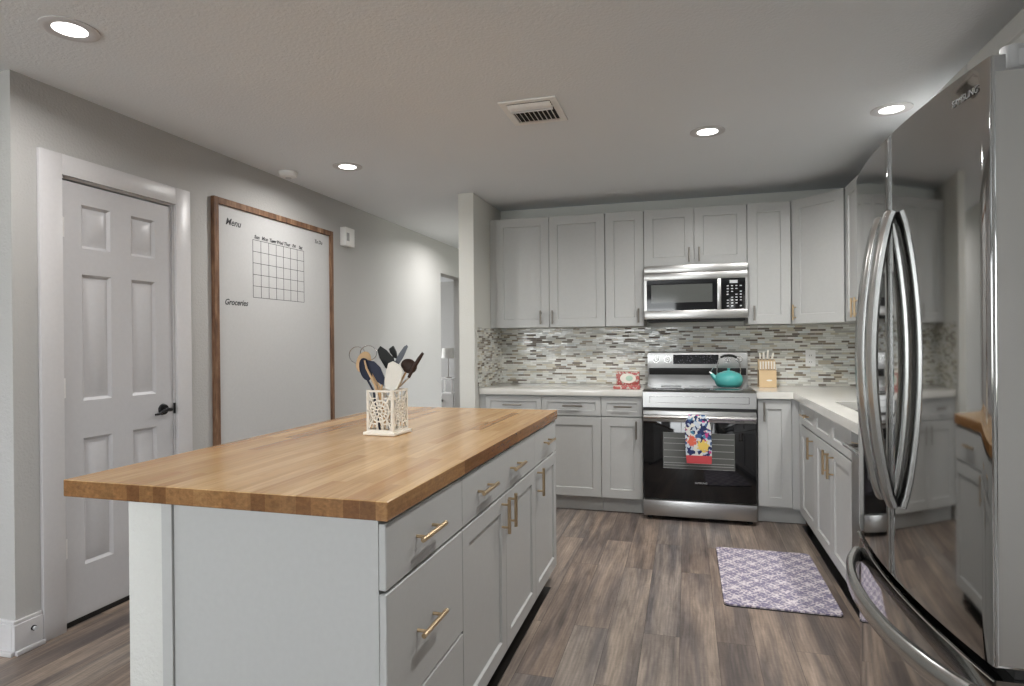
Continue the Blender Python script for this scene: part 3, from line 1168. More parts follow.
# towel draped over the oven handle
mb = MB()
bm = mb.bm
XC, HW = 1.626, .086
rows = [(-.7375, .60, 1.0), (-.7385, .68, .95), (-.7392, .72, .80), (-.7385, .745, .72), (-.742, .7565, .68), (-.750, .7595, .66), (-.758, .7570, .68), (-.7655, .747, .74), (-.768, .725, .88), (-.770, .69, .98), (-.772, .64, 1.0), (-.771, .58, 1.0), (-.773, .52, 1.0), (-.771, .47, .98), (-.772, .428, .94)]
ncol = 17
grid = []
for (y, z, s) in rows:
    row = []
    for k in range(ncol):
        u = k / (ncol - 1) * 2 - 1
        fold = .0022 * math.sin(u * 7 + z * 9) * (1 if z < .72 and y < -.76 else .1)
        sag = -.006 * u * u if (z > .74) else 0
        row.append(bm.verts.new((XC + u * HW * s + (.75 - z) * .03, y - abs(fold), z + (sag if y < -.76 else 0))))
    grid.append(row)
for i in range(len(rows) - 1):
    for k in range(ncol - 1):
        bm.faces.new((grid[i][k], grid[i][k + 1], grid[i + 1][k + 1], grid[i + 1][k]))
bmesh.ops.recalc_face_normals(bm, faces=bm.faces)
bmesh.ops.solidify(bm, geom=bm.faces[:], thickness=.0015)
single('dish_towel', mb, 'towel', 'colourful floral dish towel with red hem hanging on the oven handle', 'towel')

# kettle
KC = (1.862, -.275, .9198)
t = thing('tea_kettle', 'teal enamel tea kettle with arched wire handle on the range', 'kettle', KC)
prof = [(0, 0), (.074, 0), (.083, .004), (.096, .024), (.102, .048), (.100, .072), (.088, .094), (.064, .108), (.048, .112), (.0, .112)]
bo = obj('body', MB().lathe(prof, KC, 36), 'teal', t)
obj('lid', MB().lathe([(0, .111), (.046, .111), (.046, .115), (.030, .120), (.010, .123), (.007, .128), (.012, .133), (.010, .139), (0, .141)], KC, 28), 'teal', t)
mb = MB().tube([(KC[0] - .080, KC[1] - .01, KC[2] + .055), (KC[0] - .108, KC[1] - .012, KC[2] + .078), (KC[0] - .128, KC[1] - .014, KC[2] + .102)], [.024, .017, .011], 14)
sp = obj('spout', mb, 'teal', t)
obj('spout_cap', MB().tube([(KC[0] - .126, KC[1] - .014, KC[2] + .100), (KC[0] - .138, KC[1] - .014, KC[2] + .114)], [.013, .011], 12).tube([(KC[0] - .130, KC[1] - .014, KC[2] + .112), (KC[0] - .112, KC[1] - .012, KC[2] + .142), (KC[0] - .092, KC[1] - .01, KC[2] + .150)], .003, 6), 'handle_steel', t)
arch = [(-.080, .086), (-.084, .12), (-.080, .17), (-.066, .212), (-.040, .232), (0, .237), (.040, .232), (.066, .212), (.080, .17), (.084, .12), (.080, .086)]
obj('wire_handle', MB().tube([(KC[0] + a, KC[1], KC[2] + z) for a, z in arch], .0042, 8), 'handle_steel', t)
obj('grip', MB().tube([(KC[0] - .058, KC[1], KC[2] + .221), (KC[0] - .03, KC[1], KC[2] + .233), (KC[0], KC[1], KC[2] + .236), (KC[0] + .03, KC[1], KC[2] + .233), (KC[0] + .058, KC[1], KC[2] + .221)], [.008, .010, .010, .010, .008], 10), 'blacknylon', t, 'black grip')

# knife block and its knives
KB = (2.140, -.19, .9155)
t = thing('knife_block', 'pale wooden knife block on the quartz worktop right of the range', 'knife block', KB)
x0, x1 = 2.080, 2.200
mb = MB()
mb.prism([(-.245, .916), (-.235, 1.040), (-.205, 1.048), (-.190, 1.108), (-.13, 1.125), (-.12, .916)], 0, x0, x1)
kb = obj('body', mb, 'lightwood', t)
mb = MB()
for k in range(6):
    kx = x0 + .012 + k * (x1 - x0 - .024) / 5
    mb.box(kx - .0028, kx + .0028, -.2075, -.205, 1.044, 1.050)
obj('slots', mb, 'hole', kb)
n = 20
obj('badge', MB().prism([(2.150 + .020 * math.cos(2 * PI * k / n), .968 + .006 * math.sin(2 * PI * k / n)) for k in range(n)], 1, -.2425, -.238), 'shade', kb, 'small white oval badge')
proto = None
for k in range(6):
    kx = x0 + .012 + k * (x1 - x0 - .024) / 5
    if proto is None:
        proto = thing('steak_knife', 'steel-handled steak knife in the front row of the knife block', 'knife', (kx, -.212, 1.0505), 0, 'steak knives in the knife block')
        hb = MB().box(-.0055, .0055, -.006, .004, 0, .058, .002)
        obj('handle', hb, 'cream', proto, local=True)
        obj('blade_collar', MB().box(-.0045, .0045, -.005, .003, -.003, .0002), 'handle_steel', proto, local=True)
        parts = list(proto.children)
    else:
        r2 = proto.copy()
        COL.objects.link(r2)
        r2.location.x = kx
        for ch in parts:
            c = ch.copy()
            COL.objects.link(c)
            c.parent = r2
for (kx, h, ky, tilt, lb) in ((2.098, .052, -.155, -.10, 'leftmost large knife with pale handle rising from the back of the knife block'),
                              (2.122, .060, -.158, -.02, 'second large knife from the left in the back of the knife block'),
                              (2.148, .072, -.155, .06, 'tallest knife handle in the knife block'),
                              (2.178, .056, -.158, .20, 'rightmost large knife with pale handle leaning right out of the knife block')):
    kz = 1.125 - (ky + .13) * -.28
    t = thing('kitchen_knife', lb, 'knife', (kx, ky, kz))
    mb = MB().box(-.006, .006, -.009, .009, .006, h, .003)
    mb.xf(Matrix.Translation((kx, ky, kz)) @ Matrix.Rotation(tilt, 4, 'Y'))
    obj('handle', mb, 'cream', t)
    mb = MB().box(-.005, .005, -.008, .008, .0005, .006)
    mb.xf(Matrix.Translation((kx, ky, kz)) @ Matrix.Rotation(tilt, 4, 'Y'))
    obj('bolster', mb, 'handle_steel', t)

# red tin left of the range
TC = (1.135, -.545, .9155)
t = thing('recipe_tin', 'small red patterned tin with pale oval label on the worktop left of the range', 'tin', TC)
obj('base', MB().box(1.035, 1.228, -.600, -.480, .916, .946, .004), 'tin', t)
bx = obj('body', MB().box(1.052, 1.222, -.560, -.490, .9465, 1.045, .004), 'tin', t)
mb = MB()
n = 28
mb.prism([(1.140 + .058 * math.cos(2 * PI * k / n), .995 + .036 * math.sin(2 * PI * k / n)) for k in range(n)], 1, -.5625, -.5598)
obj('oval_label', mb, 'cream', bx, 'cream oval label')
mb = MB()
mb.prism([(1.150 + .026 * math.cos(2 * PI * k / n), .995 + .020 * math.sin(2 * PI * k / n)) for k in range(n)], 1, -.5635, -.5625)
obj('flower', mb, 'green', bx)
obj('lid', MB().box(1.048, 1.226, -.564, -.486, 1.0455, 1.055, .003), 'cream', t)

# outlet on the backsplash
t = thing('wall_outlet', 'white outlet plate on the mosaic backsplash right of the knife block', 'outlet', (2.472, -.009, 1.125))
obj('plate', MB().box(2.437, 2.507, -.0135, -.0083, 1.063, 1.188, .002), 'white', t)
for z in (1.098, 1.148):
    s = obj('socket', MB().box(2.455, 2.489, -.0155, -.0136, z - .016, z + .016, .001), 'white', t)
    obj('slots', MB().box(2.463, 2.4655, -.0158, -.0155, z - .006, z + .006).box(2.478, 2.4805, -.0158, -.0155, z - .006, z + .006), 'hole', s)

# ------------------------------------------------------------------ refrigerator
FYN, FYF = -3.858, -2.952      # near and far ends of the doors
FYM = (FYN + FYF) / 2
FX, FB = 2.088, .036


def front_x(y):
    u = (y - FYM) / (FYF - FYN) * 2
    return FX - FB * (1 - u * u)


def door_mesh(y0, y1, z0, z1, n=14, cr=0, cap=True):
    pts = []
    xb = 2.160
    ya, yb = y0, y1
    for k in range(n + 1):
        y = ya + (yb - ya) * k / n
        e = min(y - ya, yb - y)
        x = front_x(y)
        if e < 1e-9:
            x += cr * .7
        pts.append((x, y))
    pts = [(front_x(ya) + .0025, ya), (front_x(ya), ya + .0025)] + pts[1:-1] + [(front_x(yb), yb - .0025), (front_x(yb) + .0025, yb)]
    mb_ = MB()
    if not cap:
        return mb_.prism(pts + [(xb, yb), (xb, ya)], 2, z0, z1)
    zc = z1 - .026          # the front skin stands a little higher than the door behind it
    mb_.prism(pts + [(xb, yb), (xb, ya)], 2, z0, zc)
    mb_.prism(pts + [(x + .022, y) for x, y in pts[::-1]], 2, zc, z1)
    bmesh.ops.remove_doubles(mb_.bm, verts=mb_.bm.verts, dist=1e-5)
    return mb_


t = thing('refrigerator', 'polished stainless french door refrigerator with curved handles at the right edge', 'refrigerator', (2.48, FYM, 0))
FG = t
obj('body', MB().box(2.170, 2.86, FYN + .006, FYF - .006, .045, 1.765, .006), 'steel_side', t)
ZT, ZG = 1.784, .676
d_far = obj('door', door_mesh(FYM + .003, FYF, ZG, ZT), 'fridge', t, 'polished far door', smooth=50)
d_near = obj('door', door_mesh(FYN, FYM - .003, ZG, ZT), 'fridge', t, 'polished near door', smooth=50)
obj('side_skin', MB().box(2.096, 2.161, FYN - .0015, FYN + .0005, ZG + .004, ZT - .030), 'steel_side', d_near)
obj('edge_strip', MB().box(front_x(FYN) + .002, front_x(FYN) + .006, FYN - .002, FYN + .001, ZG, ZT), 'handle_steel', d_near, 'bright edge strip')
for dd_, ye in ((d_near, FYM - .0045), (d_far, FYM + .0045)):
    obj('edge_trim', MB().box(front_x(FYM) - .0008, front_x(FYM) + .02, ye - .0012, ye + .0012, ZG + .001, ZT - .001), 'handle_steel', dd_)
ZD0, ZD1 = .07, .652
dw = door_mesh(FYN, FYF, ZD0, ZD1 - .05, cap=False)
drw = obj('freezer_drawer', dw, 'fridge', t, smooth=50)
# sloping lip along the top of the drawer
mb = MB()
bm = mb.bm
n = 24
ra, rb, rc, rd = [], [], [], []
for k in range(n + 1):
    y = FYN + (FYF - FYN) * k / n
    x = front_x(y)
    ra.append(bm.verts.new((x, y, ZD1 - .05)))
    rb.append(bm.verts.new((x + .004, y, ZD1)))
    rc.append(bm.verts.new((2.16, y, ZD1)))
    rd.append(bm.verts.new((2.16, y, ZD1 - .05)))
for k in range(n):
    for a, b_ in ((ra, rb), (rb, rc), (rc, rd), (rd, ra)):
        bm.faces.new((a[k], a[k + 1], b_[k + 1], b_[k]))
bm.faces.new((ra[0], rb[0], rc[0], rd[0]))
bm.faces.new((ra[n], rb[n], rc[n], rd[n]))
obj('drawer_lip', mb, 'fridge', drw)
mb = MB()
pts = [(front_x(FYN + (FYF - FYN) * k / n) - .001, FYN + (FYF - FYN) * k / n) for k in range(n + 1)]
mb.tube([(x, y, ZD1 - .001) for x, y in pts], .0022, 6)
obj('bright_edge', mb, 'handle_steel', drw)
obj('gasket', MB().box(2.125, 2.171, FYN + .012, FYF - .012, ZD1 + .001, ZG - .001), 'dark', t, 'black gap between doors and drawer')
mb = MB().box(2.162, 2.72, FYN + .03, FYF - .03, .0005, .0445)
obj('plinth', mb, 'dark', t)


def ribbon(path, wdir, wid, thk_dir, thk):
    """rectangular section swept along a path, rounded a little"""
    mb = MB()
    bm = mb.bm
    rings = []
    N = len(path)
    for i, (p, s) in enumerate(path):
        p = Vector(p)
        a = Vector(path[max(i - 1, 0)][0])
        b_ = Vector(path[min(i + 1, N - 1)][0])
        tdir = (b_ - a).normalized()
        w_dir = Vector(wdir)
        w_dir = (w_dir - tdir * w_dir.dot(tdir)).normalized()
        n_dir = tdir.cross(w_dir)
        ww, tt = wid * s / 2, thk * s / 2
        sec = [(-ww, -tt * .4), (-ww * .7, -tt), (ww * .7, -tt), (ww, -tt * .4), (ww, tt * .4), (ww * .7, tt), (-ww * .7, tt), (-ww, tt * .4)]
        rings.append([bm.verts.new(p + w_dir * u + n_dir * v) for u, v in sec])
    for a, b_ in zip(rings, rings[1:]):
        for k in range(8):
            bm.faces.new((a[k], a[(k + 1) % 8], b_[(k + 1) % 8], b_[k]))
    bm.faces.new(rings[0][::-1])
    bm.faces.new(rings[-1])
    return mb


def vhandle(y, parent, zlo=.860, zhi=1.585, xb=1.999):
    path = []
    n = 26
    for k in range(n + 1):
        u = k / n
        z = zhi + (zlo - zhi) * u
        b_ = math.sin(PI * u) ** .75
        x0_ = front_x(y) - .008
        path.append(((x0_ + (xb - x0_) * b_, y, z), 1.0 if .05 < u < .95 else .95))
    o = obj('handle', ribbon(path, (0, 1, 0), .050, None, .022), 'handle_steel', parent, smooth=45)
    return o


vhandle(FYM - .042, d_near)
vhandle(FYM + .046, d_far)
path = []
n = 30
for k in range(n + 1):
    u = k / n
    y = (FYF - .045) + (FYN + .05 - FYF + .045) * u
    b_ = math.sin(PI * u) ** .9
    x0_ = front_x(y) - .008
    path.append(((x0_ + (1.992 - x0_) * b_, y, .592), 1.0))
obj('handle', ribbon(path, (0, 0, 1), .050, None, .024), 'handle_steel', drw, smooth=45)
mb = MB().cyl((2.150, FYN + .065, 1.776), (2.150, FYN + .065, 1.820), .019, 26).box(2.15, 2.26, FYN + .046, FYN + .084, 1.778, 1.812, .004)
obj('hinge_cover', mb, 'logo', t, 'grey hinge cover')
for yy in (FYN + .065, FYF - .065):
    obj('hinge_pin', MB().cyl((2.150, yy, 1.7662), (2.150, yy, 1.7758), .017, 20), 'dark', t)
mb = MB().cyl((2.150, FYF - .065, 1.776), (2.150, FYF - .065, 1.820), .019, 26).box(2.15, 2.26, FYF - .084, FYF - .046, 1.778, 1.812, .004)
obj('hinge_cover', mb, 'logo', t, 'grey hinge cover')
text_obj('lettering', 'SAMSUNG', .019, 'door_logo', d_near, face_m((front_x(-3.785) - .0012, -3.785, 1.738), (.1335, -1, 0), (0, 0, 1)))

# ------------------------------------------------------------------ whiteboard
WX = LX
t = thing('whiteboard', 'large wood-framed whiteboard calendar hung on the left wall', 'whiteboard', (WX, -1.55, .55))
by0, by1, bz0, bz1 = -2.178, -.915, .50, 2.145
bd = obj('board', MB().box(WX + .0006, WX + .012, by0 + .02, by1 - .02, bz0 + .02, bz1 - .02), 'board', t)
fw_ = .038
obj('frame_side', MB().box(WX + .0006, WX + .028, by0, by0 + fw_, bz0, bz1, .002), 'frame', t)
obj('frame_side', MB().box(WX + .0006, WX + .028, by1 - fw_, by1, bz0, bz1, .002), 'frame', t)
obj('frame_top', MB().box(WX + .0006, WX + .027, by0 + fw_, by1 - fw_, bz1 - fw_, bz1, .002), 'frame', t)
obj('frame_bottom', MB().box(WX + .0006, WX + .027, by0 + fw_, by1 - fw_, bz0, bz0 + fw_, .002), 'frame', t)
gx = WX + .0125
gy0, gy1, gz0, gz1 = -1.828, -1.283, 1.572, 1.942
mb = MB()
for k in range(8):
    y = gy0 + (gy1 - gy0) * k / 7
    mb.box(gx - .0005, gx + .0002, y - .0016, y + .0016, gz0, gz1)
for k in range(6):
    z = gz0 + (gz1 - gz0) * k / 5
    mb.box(gx - .0005, gx + .0002, gy0, gy1, z - .0016, z + .0016)
obj('calendar_grid', mb, 'ink', bd)


def wtext(s, y, z, size, align='LEFT', shear=.3):
    text_obj('lettering', s, size, 'ink', bd, face_m((gx, y, z), (0, 1, 0), (0, 0, 1)), align, shear, .0003, .0009)


wtext('Menu', -2.070, 2.015, .058)
wtext('To Do', -1.150, 2.035, .038)
wtext('Groceries', -2.085, 1.528, .050)
for k, s in enumerate(('Sun', 'Mon', 'Tues', 'Wed', 'Thur', 'Fri', 'Sat')):
    wtext(s, gy0 + (k + .5) * (gy1 - gy0) / 7, gz1 + .020, .034, 'CENTER', .25)

# door chime box
t = thing('door_chime', 'small white box with grey window mounted high on left wall right of the whiteboard', 'chime', (LX, -.70, 2.05))
cb = obj('cover', MB().box(LX + .0006, LX + .050, -.775, -.630, 2.060, 2.210, .004), 'white', t)
obj('screen', MB().box(LX + .0495, LX + .0512, -.755, -.715, 2.10, 2.165), 'logo', cb, 'small grey window')

# smoke detector and lamps on the ceiling
t = thing('smoke_detector', 'small white round smoke detector on the ceiling beside the left wall', 'smoke detector', (-.985, -1.625, CZ))
obj('body', MB().lathe([(0, -.038), (.030, -.038), (.052, -.030), (.060, -.012), (.062, -.0005), (0, -.0005)], (-.985, -1.625, CZ), 32), 'white', t)
obj('sensor_cap', MB().lathe([(0, -.044), (.018, -.043), (.020, -.0378), (0, -.0378)], (-.985, -1.625, CZ), 20), 'trim', t)


def downlight(x, y, label, power=8, r=.055):
    t = thing('recessed_light', label, 'ceiling light', (x, y, CZ), 0, None)
    obj('trim_ring', MB().lathe([(r + .038, -.0005), (r + .038, -.004), (r + .026, -.007), (r + .004, -.005), (r, -.0035), (r, -.0005)], (x, y, CZ), 40), 'trim', t)
    obj('lens', MB().lathe([(0, -.0045), (r * .6, -.0045), (r, -.0032), (r, -.0005), (0, -.0005)], (x, y, CZ), 36), 'glow', t, 'glowing white lens')
    area_light('downlight', (x, y, CZ - .012), (0, 0, 0), r * 1.9, r * 1.9, power, (1, .98, .95), shape='DISK', spread=165)
    return t


downlight(-.573, -3.462, 'round recessed ceiling light near the top left corner above the closet door')
downlight(-.541, -1.626, 'round recessed ceiling light over the hall side, right of the smoke detector', 11)
downlight(1.677, -1.632, 'round recessed ceiling light in front of the range, right of the air vent', 17)
downlight(2.548, -1.702, 'round recessed ceiling light beside the refrigerator top', 16)
# unseen aisle lamp added to brighten the island fronts; hall lamp behind the divider
downlight(1.68, -3.46, 'unseen recessed ceiling light added above the aisle between island and refrigerator', 16)
area_light('downlight', (-.5, .85, CZ - .012), (0, 0, 0),   .12, .12, 15, (1, .98, .95), shape='DISK', spread=165)

# ceiling air vent
t = thing('air_vent', 'white rectangular air vent register in the middle of the ceiling', 'air vent', (.838, -2.215, CZ))
vx0, vx1, vy0, vy1 = .700, .982, -2.362, -2.045
mb = MB()
mb.box(vx0, vx1, vy0, vy0 + .030, CZ - .008, CZ - .0005, .002).box(vx0, vx1, vy1 - .030, vy1, CZ - .008, CZ - .0005, .002)
mb.box(vx0, vx0 + .035, vy0 + .030, vy1 - .030, CZ - .008, CZ - .0005, .002).box(vx1 - .035, vx1, vy0 + .030, vy1 - .030, CZ - .008, CZ - .0005, .002)
obj('frame', mb, 'white', t)
obj('backing', MB().box(vx0 + .035, vx1 - .035, vy0 + .03, vy1 - .03, CZ - .002, CZ - .0006), 'hole', t)
ns = 9
for k in range(2):
    y = vy0 + .050 + k * .030
    mb = MB().box(vx0 + .036, vx1 - .036, -.012, .012, -.0008, .0008)
    mb.xf(Matrix.Translation((0, y, CZ - .013)) @ Matrix.Rotation(R(-35), 4, 'X'))
    obj('slat', mb, 'white', t)
obj('divider', MB().box(vx0 + .036, vx1 - .036, vy0 + .105, vy0 + .112, CZ - .022, CZ - .003), 'white', t)
for k in range(ns):
    x = vx0 + .050 + k * (vx1 - vx0 - .1) / (ns - 1)
    mb = MB().box(-.010, .010, vy0 + .113, vy1 - .040, -.0008, .0008)
    mb.xf(Matrix.Translation((x, 0, CZ - .013)) @ Matrix.Rotation(R(50), 4, 'Y'))
    obj('slat', mb, 'white', t)

# ------------------------------------------------------------------ mat on the floor
mb = MB()
pts = []
rx0, rx1, ry0, ry1, rr = 1.722, 2.240, -2.062, -1.222, .025
for (cx, cy, a0) in ((rx1 - rr, ry1 - rr, 0), (rx0 + rr, ry1 - rr, 90), (rx0 + rr, ry0 + rr, 180), (rx1 - rr, ry0 + rr, 270)):
    for k in range(6):
        a = R(a0 + 90 * k / 5)
        pts.append((cx + rr * math.cos(a), cy + rr * math.sin(a)))
t = thing('kitchen_mat', 'lavender and white damask patterned mat on the plank floor before the sink', 'mat', (1.98, -1.64, 0))
obj('top', MB().prism(pts, 2, .005, .012), 'rug', t)
pts2 = [(1.98 + (x - 1.98) * 1.005, -1.64 + (y + 1.64) * 1.004) for x, y in pts]
obj('backing', MB().prism(pts2, 2, .0005, .0048), 'dark', t, 'dark rubber backing')

# ------------------------------------------------------------------ utensil holder on the island
CA = R(-3.5)
CC = (.392, -2.912, .9085)
t = thing('utensil_holder', 'square white lattice-cut metal utensil holder standing on the butcher block', 'utensil holder', CC, CA)
HW, HH = .061, .178
obj('base', MB().box(-.071, .071, -.071, .071, 0, .012, .002), 'cream', t, local=True)


def lattice():
    mb = MB()
    y0, y1 = -.0018, .0018
    W = HW - .0025
    z0, z1 = .012, HH

    def bar(a, b_, wd=.0034):
        wd *= 1.35
        a = Vector((a[0], 0, a[1]))
        b_ = Vector((b_[0], 0, b_[1]))
        dv_ = (b_ - a)
        nn = Vector((-dv_.z, 0, dv_.x)).normalized() * wd / 2
        q = [a + nn, b_ + nn, b_ - nn, a - nn]
        mb.prism([(p.x, p.z) for p in q], 1, y0, y1)
    mb.box(-W, W, y0, y1, z0, z0 + .009).box(-W, W, y0, y1, z1 - .008, z1)
    mb.box(-W, -W + .009, y0, y1, z0 + .009, z1 - .008).box(W - .009, W, y0, y1, z0 + .009, z1 - .008)
    cz = (z0 + z1) / 2

    def ring(r, wd):
        n = 24
        mb.bm
        outer = [mb.bm.verts.new(((r + wd / 2) * math.cos(2 * PI * k / n), y, cz + (r + wd / 2) * math.sin(2 * PI * k / n))) for y in (y0, y1) for k in range(n)]
        inner = [mb.bm.verts.new(((r - wd / 2) * math.cos(2 * PI * k / n), y, cz + (r - wd / 2) * math.sin(2 * PI * k / n))) for y in (y0, y1) for k in range(n)]
        for k in range(n):
            k2 = (k + 1) % n
            mb.bm.faces.new((outer[k], outer[k2], inner[k2], inner[k]))
            mb.bm.faces.new((outer[n + k], inner[n + k], inner[n + k2], outer[n + k2]))
            mb.bm.faces.new((outer[k], outer[n + k], outer[n + k2], outer[k2]))
            mb.bm.faces.new((inner[k], inner[k2], inner[n + k2], inner[n + k]))
    ring(.042, .0056)
    ring(.025, .0046)
    ring(.010, .0044)
    for k in range(8):
        a = 2 * PI * k / 8 + PI / 8
        bar((.010 * math.cos(a), cz + .010 * math.sin(a)), (.042 * math.cos(a), cz + .042 * math.sin(a)))
    for k in range(8):
        a = 2 * PI * k / 8
        bar((.025 * math.cos(a), cz + .025 * math.sin(a)), (.042 * math.cos(a), cz + .042 * math.sin(a)), .003)
    for sx_ in (-1, 1):
        for sz_ in (-1, 1):
            bar((sx_ * .029, cz + sz_ * .030), (sx_ * (W - .005), cz + sz_ * (.076)), .004)
            bar((sx_ * .012, cz + sz_ * .040), (sx_ * .012, cz + sz_ * .078), .0034)
            bar((sx_ * .012, cz + sz_ * .052), (sx_ * (W - .003), cz + sz_ * .046), .003)
        bar((sx_ * .042, cz), (sx_ * W, cz), .004)
    return mb


for k in range(4):
    mb = lattice()
    mb.xf(Matrix.Rotation(k * PI / 2, 4, 'Z') @ Matrix.Translation((0, -HW + .002, 0)))
    obj('lattice_panel', mb, 'cream', t, local=True)

UYP = -2.915


def UX(u):
    return .298 + .00445 * (u - 366)


def UZ(v):
    return 1.079 + .00404 * (391 - v)


def upt(u, v, dy=0):
    return Vector((UX(u), UYP + dy, UZ(v)))


def stick_foot(p_mouth, dy, fx):
    return Vector((.402 + fx, UYP + dy, .924))


def flat_head(pts_uv, dy, thk, curve=0.0):
    """blade outlined in picture pixels, given real thickness and a slight cup"""
    mb = MB()
    bm = mb.bm
    pp_ = [upt(u, v, dy) for u, v in pts_uv]
    cx = sum((p.x for p in pp_)) / len(pp_)
    cz = sum((p.z for p in pp_)) / len(pp_)
    ca = bm.verts.new((cx, UYP + dy - thk / 2 + curve, cz))
    cb_ = bm.verts.new((cx, UYP + dy + thk / 2 + curve, cz))
    A = [bm.verts.new((p.x, p.y - thk / 2, p.z)) for p in pp_]
    B = [bm.verts.new((p.x, p.y + thk / 2, p.z)) for p in pp_]
    A2 = [bm.verts.new((cx + (p.x - cx) * .6, p.y - thk / 2 + curve * .7, cz + (p.z - cz) * .6)) for p in pp_]
    B2 = [bm.verts.new((cx + (p.x - cx) * .6, p.y + thk / 2 + curve * .7, cz + (p.z - cz) * .6)) for p in pp_]
    n_ = len(pp_)
    for k in range(n_):
        k2 = (k + 1) % n_
        bm.faces.new((A[k], A[k2], A2[k2], A2[k]))
        bm.faces.new((B[k2], B[k], B2[k], B2[k2]))
        bm.faces.new((A[k2], A[k], B[k], B[k2]))
        bm.faces.new((A2[k], A2[k2], ca))
        bm.faces.new((B2[k2], B2[k], cb_))
    return mb


def shank(path_uv, dy, r, foot, foot_dy=None):
    pts_ = [upt(u, v, dy) for u, v in path_uv]
    pts_.append(Vector((CC[0] + foot[0], UYP + (dy if foot_dy is None else foot_dy), .924)))
    return MB().tube(pts_, r, 8)


def utensil(name, label, cat, parts, at):
    p = upt(*at)
    t = thing(name, label, cat, (p.x, p.y, .924))
    for (nm, mb, mat) in parts:
        obj(nm, mb, mat, t, smooth=60)
    return t


def ell(cu, cv, a, b_, rot=0, n=18):
    c, s = math.cos(R(rot)), math.sin(R(rot))
    return [(cu + a * math.cos(2 * PI * k / n) * c - b_ * math.sin(2 * PI * k / n) * s, cv + a * math.cos(2 * PI * k / n) * s + b_ * math.sin(2 * PI * k / n) * c) for k in range(n)]


# strainer: thin wire hoop with pale wooden spoon behind it
mb = MB()
hoop = [upt(u, v, .018) for u, v in ell(355, 355, 8.5, 8.5, 0, 26)]
mb.tube(hoop, .0016, 6, closed=True)
hoop2 = [upt(u, v, .030) for u, v in ell(365, 353, 8.5, 7.5, 0, 26)]
mb.tube(hoop2, .0016, 6, closed=True)
utensil('wire_whisk', 'thin wire loops of a whisk leaning left out of the holder', 'utensil',
        [('wire_loops', mb, 'handle_steel'), ('handle', shank([(363, 362), (377, 388)], .024, .005, (-.012, 0), .02), 'spoonwood')], (363, 362))
utensil('wooden_spoon', 'pale wooden spoon behind the navy ladle in the utensil holder', 'utensil',
        [('bowl', flat_head(ell(365, 362, 7.0, 11, 18), -.010, .006, .006), 'spoonwood'), ('handle', shank([(370, 371), (379, 389)], -.010, .0045, (.004, 0)), 'spoonwood')], (366, 362))
utensil('navy_ladle', 'navy blue spoon with rounded bowl at the left of the utensil holder', 'utensil',
        [('bowl', flat_head(ell(369.5, 369, 6, 11.5, -14), -.030, .005, .010), 'navy'), ('handle', shank([(371, 379), (377, 390)], -.030, .0045, (-.02, 0), -.025), 'navy')], (369, 368))
utensil('wood_edged_spatula', 'navy spatula with curved pale wooden edge in front of the utensil bunch', 'utensil',
        [('blade', flat_head([(373, 360), (379, 361), (385, 367), (389, 377), (388, 385), (382, 381), (377, 372)], -.038, .005), 'navy'),
         ('wooden_edge', MB().tube([upt(u, v, -.043) for u, v in ((370, 360), (372, 368), (376, 376), (380, 384), (382, 391))], [.003, .0045, .0045, .004, .004], 8), 'spoonwood'),
         ('handle', shank([(387, 384), (384, 392)], -.038, .005, (.012, 0), -.03), 'spoonwood')], (380, 372))
utensil('black_turner', 'black square-ended turner standing tallest at the back of the utensil holder', 'utensil',
        [('blade', flat_head([(376, 350), (379, 346), (385, 350), (392, 358), (395, 368), (390, 372), (384, 368), (378, 358)], .016, .004), 'blacknylon'),
         ('handle', shank([(390, 369), (388, 390)], .016, .005, (.01, 0)), 'blacknylon')], (384, 358))
utensil('black_tongs', 'black-headed tongs upright between black turner and grey palette knife', 'utensil',
        [('head', flat_head([(385, 349), (389, 346), (392, 352), (393, 359), (390, 358), (386, 353)], .042, .008), 'blacknylon'),
         ('handle', shank([(389, 356), (386, 390)], .042, .0045, (.0, 0), .042), 'handle_steel')], (389, 352))
utensil('palette_knife', 'slim grey blade leaning right at the top of the utensil bunch', 'utensil',
        [('blade', flat_head([(404, 345), (405, 347), (400, 358), (394, 367), (390, 370), (391, 364), (396, 354), (401, 347)], .030, .003), 'greyblade'),
         ('handle', shank([(392, 367), (391, 390)], .030, .005, (.01, 0), .03), 'blacknylon')], (398, 357))
utensil('white_spatula', 'white silicone spatula with broad blade at the front of the holder', 'utensil',
        [('blade', flat_head([(393, 363), (397, 361), (404, 365), (407, 370), (405, 380), (401, 388), (396, 390), (390, 388), (389, 380), (391, 370)], -.034, .008), 'silicone'),
         ('handle', shank([(396, 386), (394, 394)], -.034, .005, (.01, 0), -.03), 'silicone')], (397, 375))
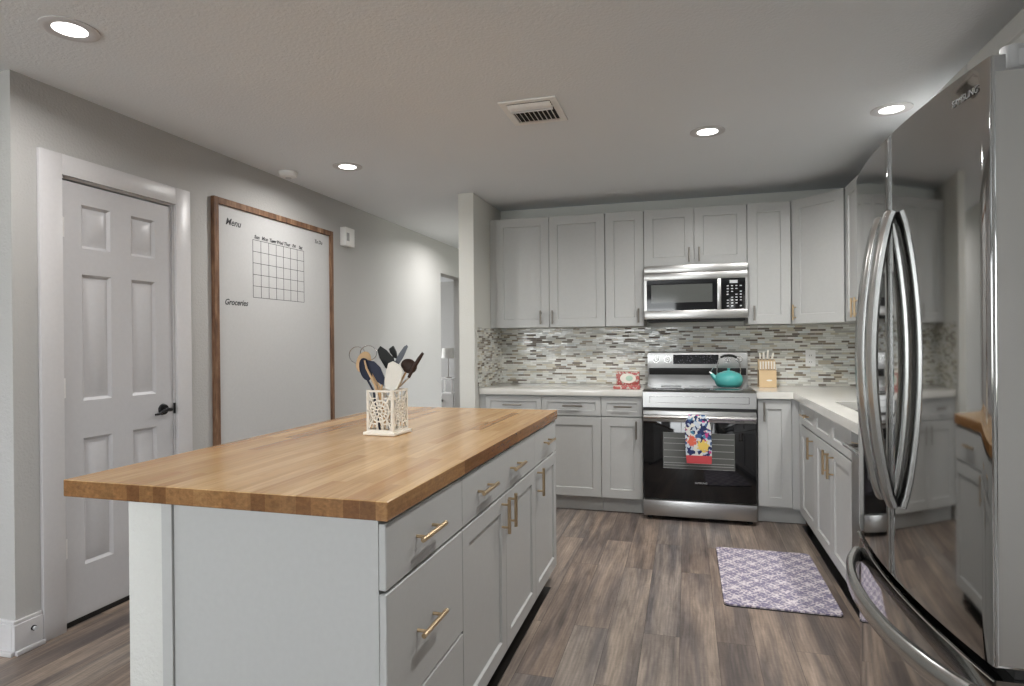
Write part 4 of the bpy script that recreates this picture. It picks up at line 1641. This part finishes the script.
utensil('slotted_spoon', 'dark brown slotted spoon behind the white spatula at the right', 'utensil',
        [('bowl', flat_head(ell(409, 366, 8, 7, 35), .000, .005, .006), 'brownnylon'), ('handle', shank([(406, 372), (397, 389)], .0, .0045, (-.01, 0)), 'spoonwood')], (409, 366))
utensil('brown_handled_spatula', 'utensil with thick dark brown handle pointing up to the right', 'utensil',
        [('handle', MB().tube([upt(u, v, -.012) for u, v in ((424, 353), (420, 359), (414, 369), (410, 377))], [.0055, .008, .0075, .006], 10), 'brownnylon'),
         ('shaft', shank([(411, 376), (398, 389)], -.012, .0035, (.015, 0), -.02), 'handle_steel')], (418, 362))

# ------------------------------------------------------------------ far room: bedside table and lamp
t = thing('nightstand', 'small white open-shelf side table seen through the far doorway', 'side table', (-2.33, 4.60, 0))
x0, x1, y0, y1, zt = -2.50, -2.20, 4.46, 4.80, .665
obj('top', MB().box(x0, x1, y0, y1, zt - .025, zt, .002), 'white', t)
for (lx, ly) in ((x0 + .012, y0 + .012), (x1 - .042, y0 + .012), (x0 + .012, y1 - .042), (x1 - .042, y1 - .042)):
    obj('leg', MB().box(lx, lx + .03, ly, ly + .03, .0005, zt - .0255), 'white', t)
obj('shelf', MB().box(x0 + .043, x1 - .043, y0 + .012, y1 - .012, .39, .41), 'white', t)
dr_ = obj('drawer', MB().box(x0 + .0425, x1 - .0425, y0 + .012, y1 - .05, .18, .388, .002), 'white', t)
obj('knob', MB().cyl(((x0 + x1) / 2 - .06, y0 + .012, .29), ((x0 + x1) / 2 - .06, y0 - .012, .29), .022, 14), 'ink', dr_)
t = thing('table_lamp', 'white-shaded table lamp on the small white side table in the far room', 'lamp', (-2.345, 4.62, zt))
LP = (-2.345, 4.62, zt + .0005)
obj('base', MB().lathe([(0, 0), (.055, 0), (.055, .010), (.012, .018), (0, .018)], LP, 24), 'greyed_metal', t)
obj('stem', MB().lathe([(0, .018), (.009, .018), (.007, .10), (.007, .46), (0, .46)], LP, 12), 'greyed_metal', t)
obj('lamp_shade', MB().lathe([(.118, .335), (.100, .505), (.098, .505), (.115, .337), (.118, .335)], LP, 28), 'shade', t)
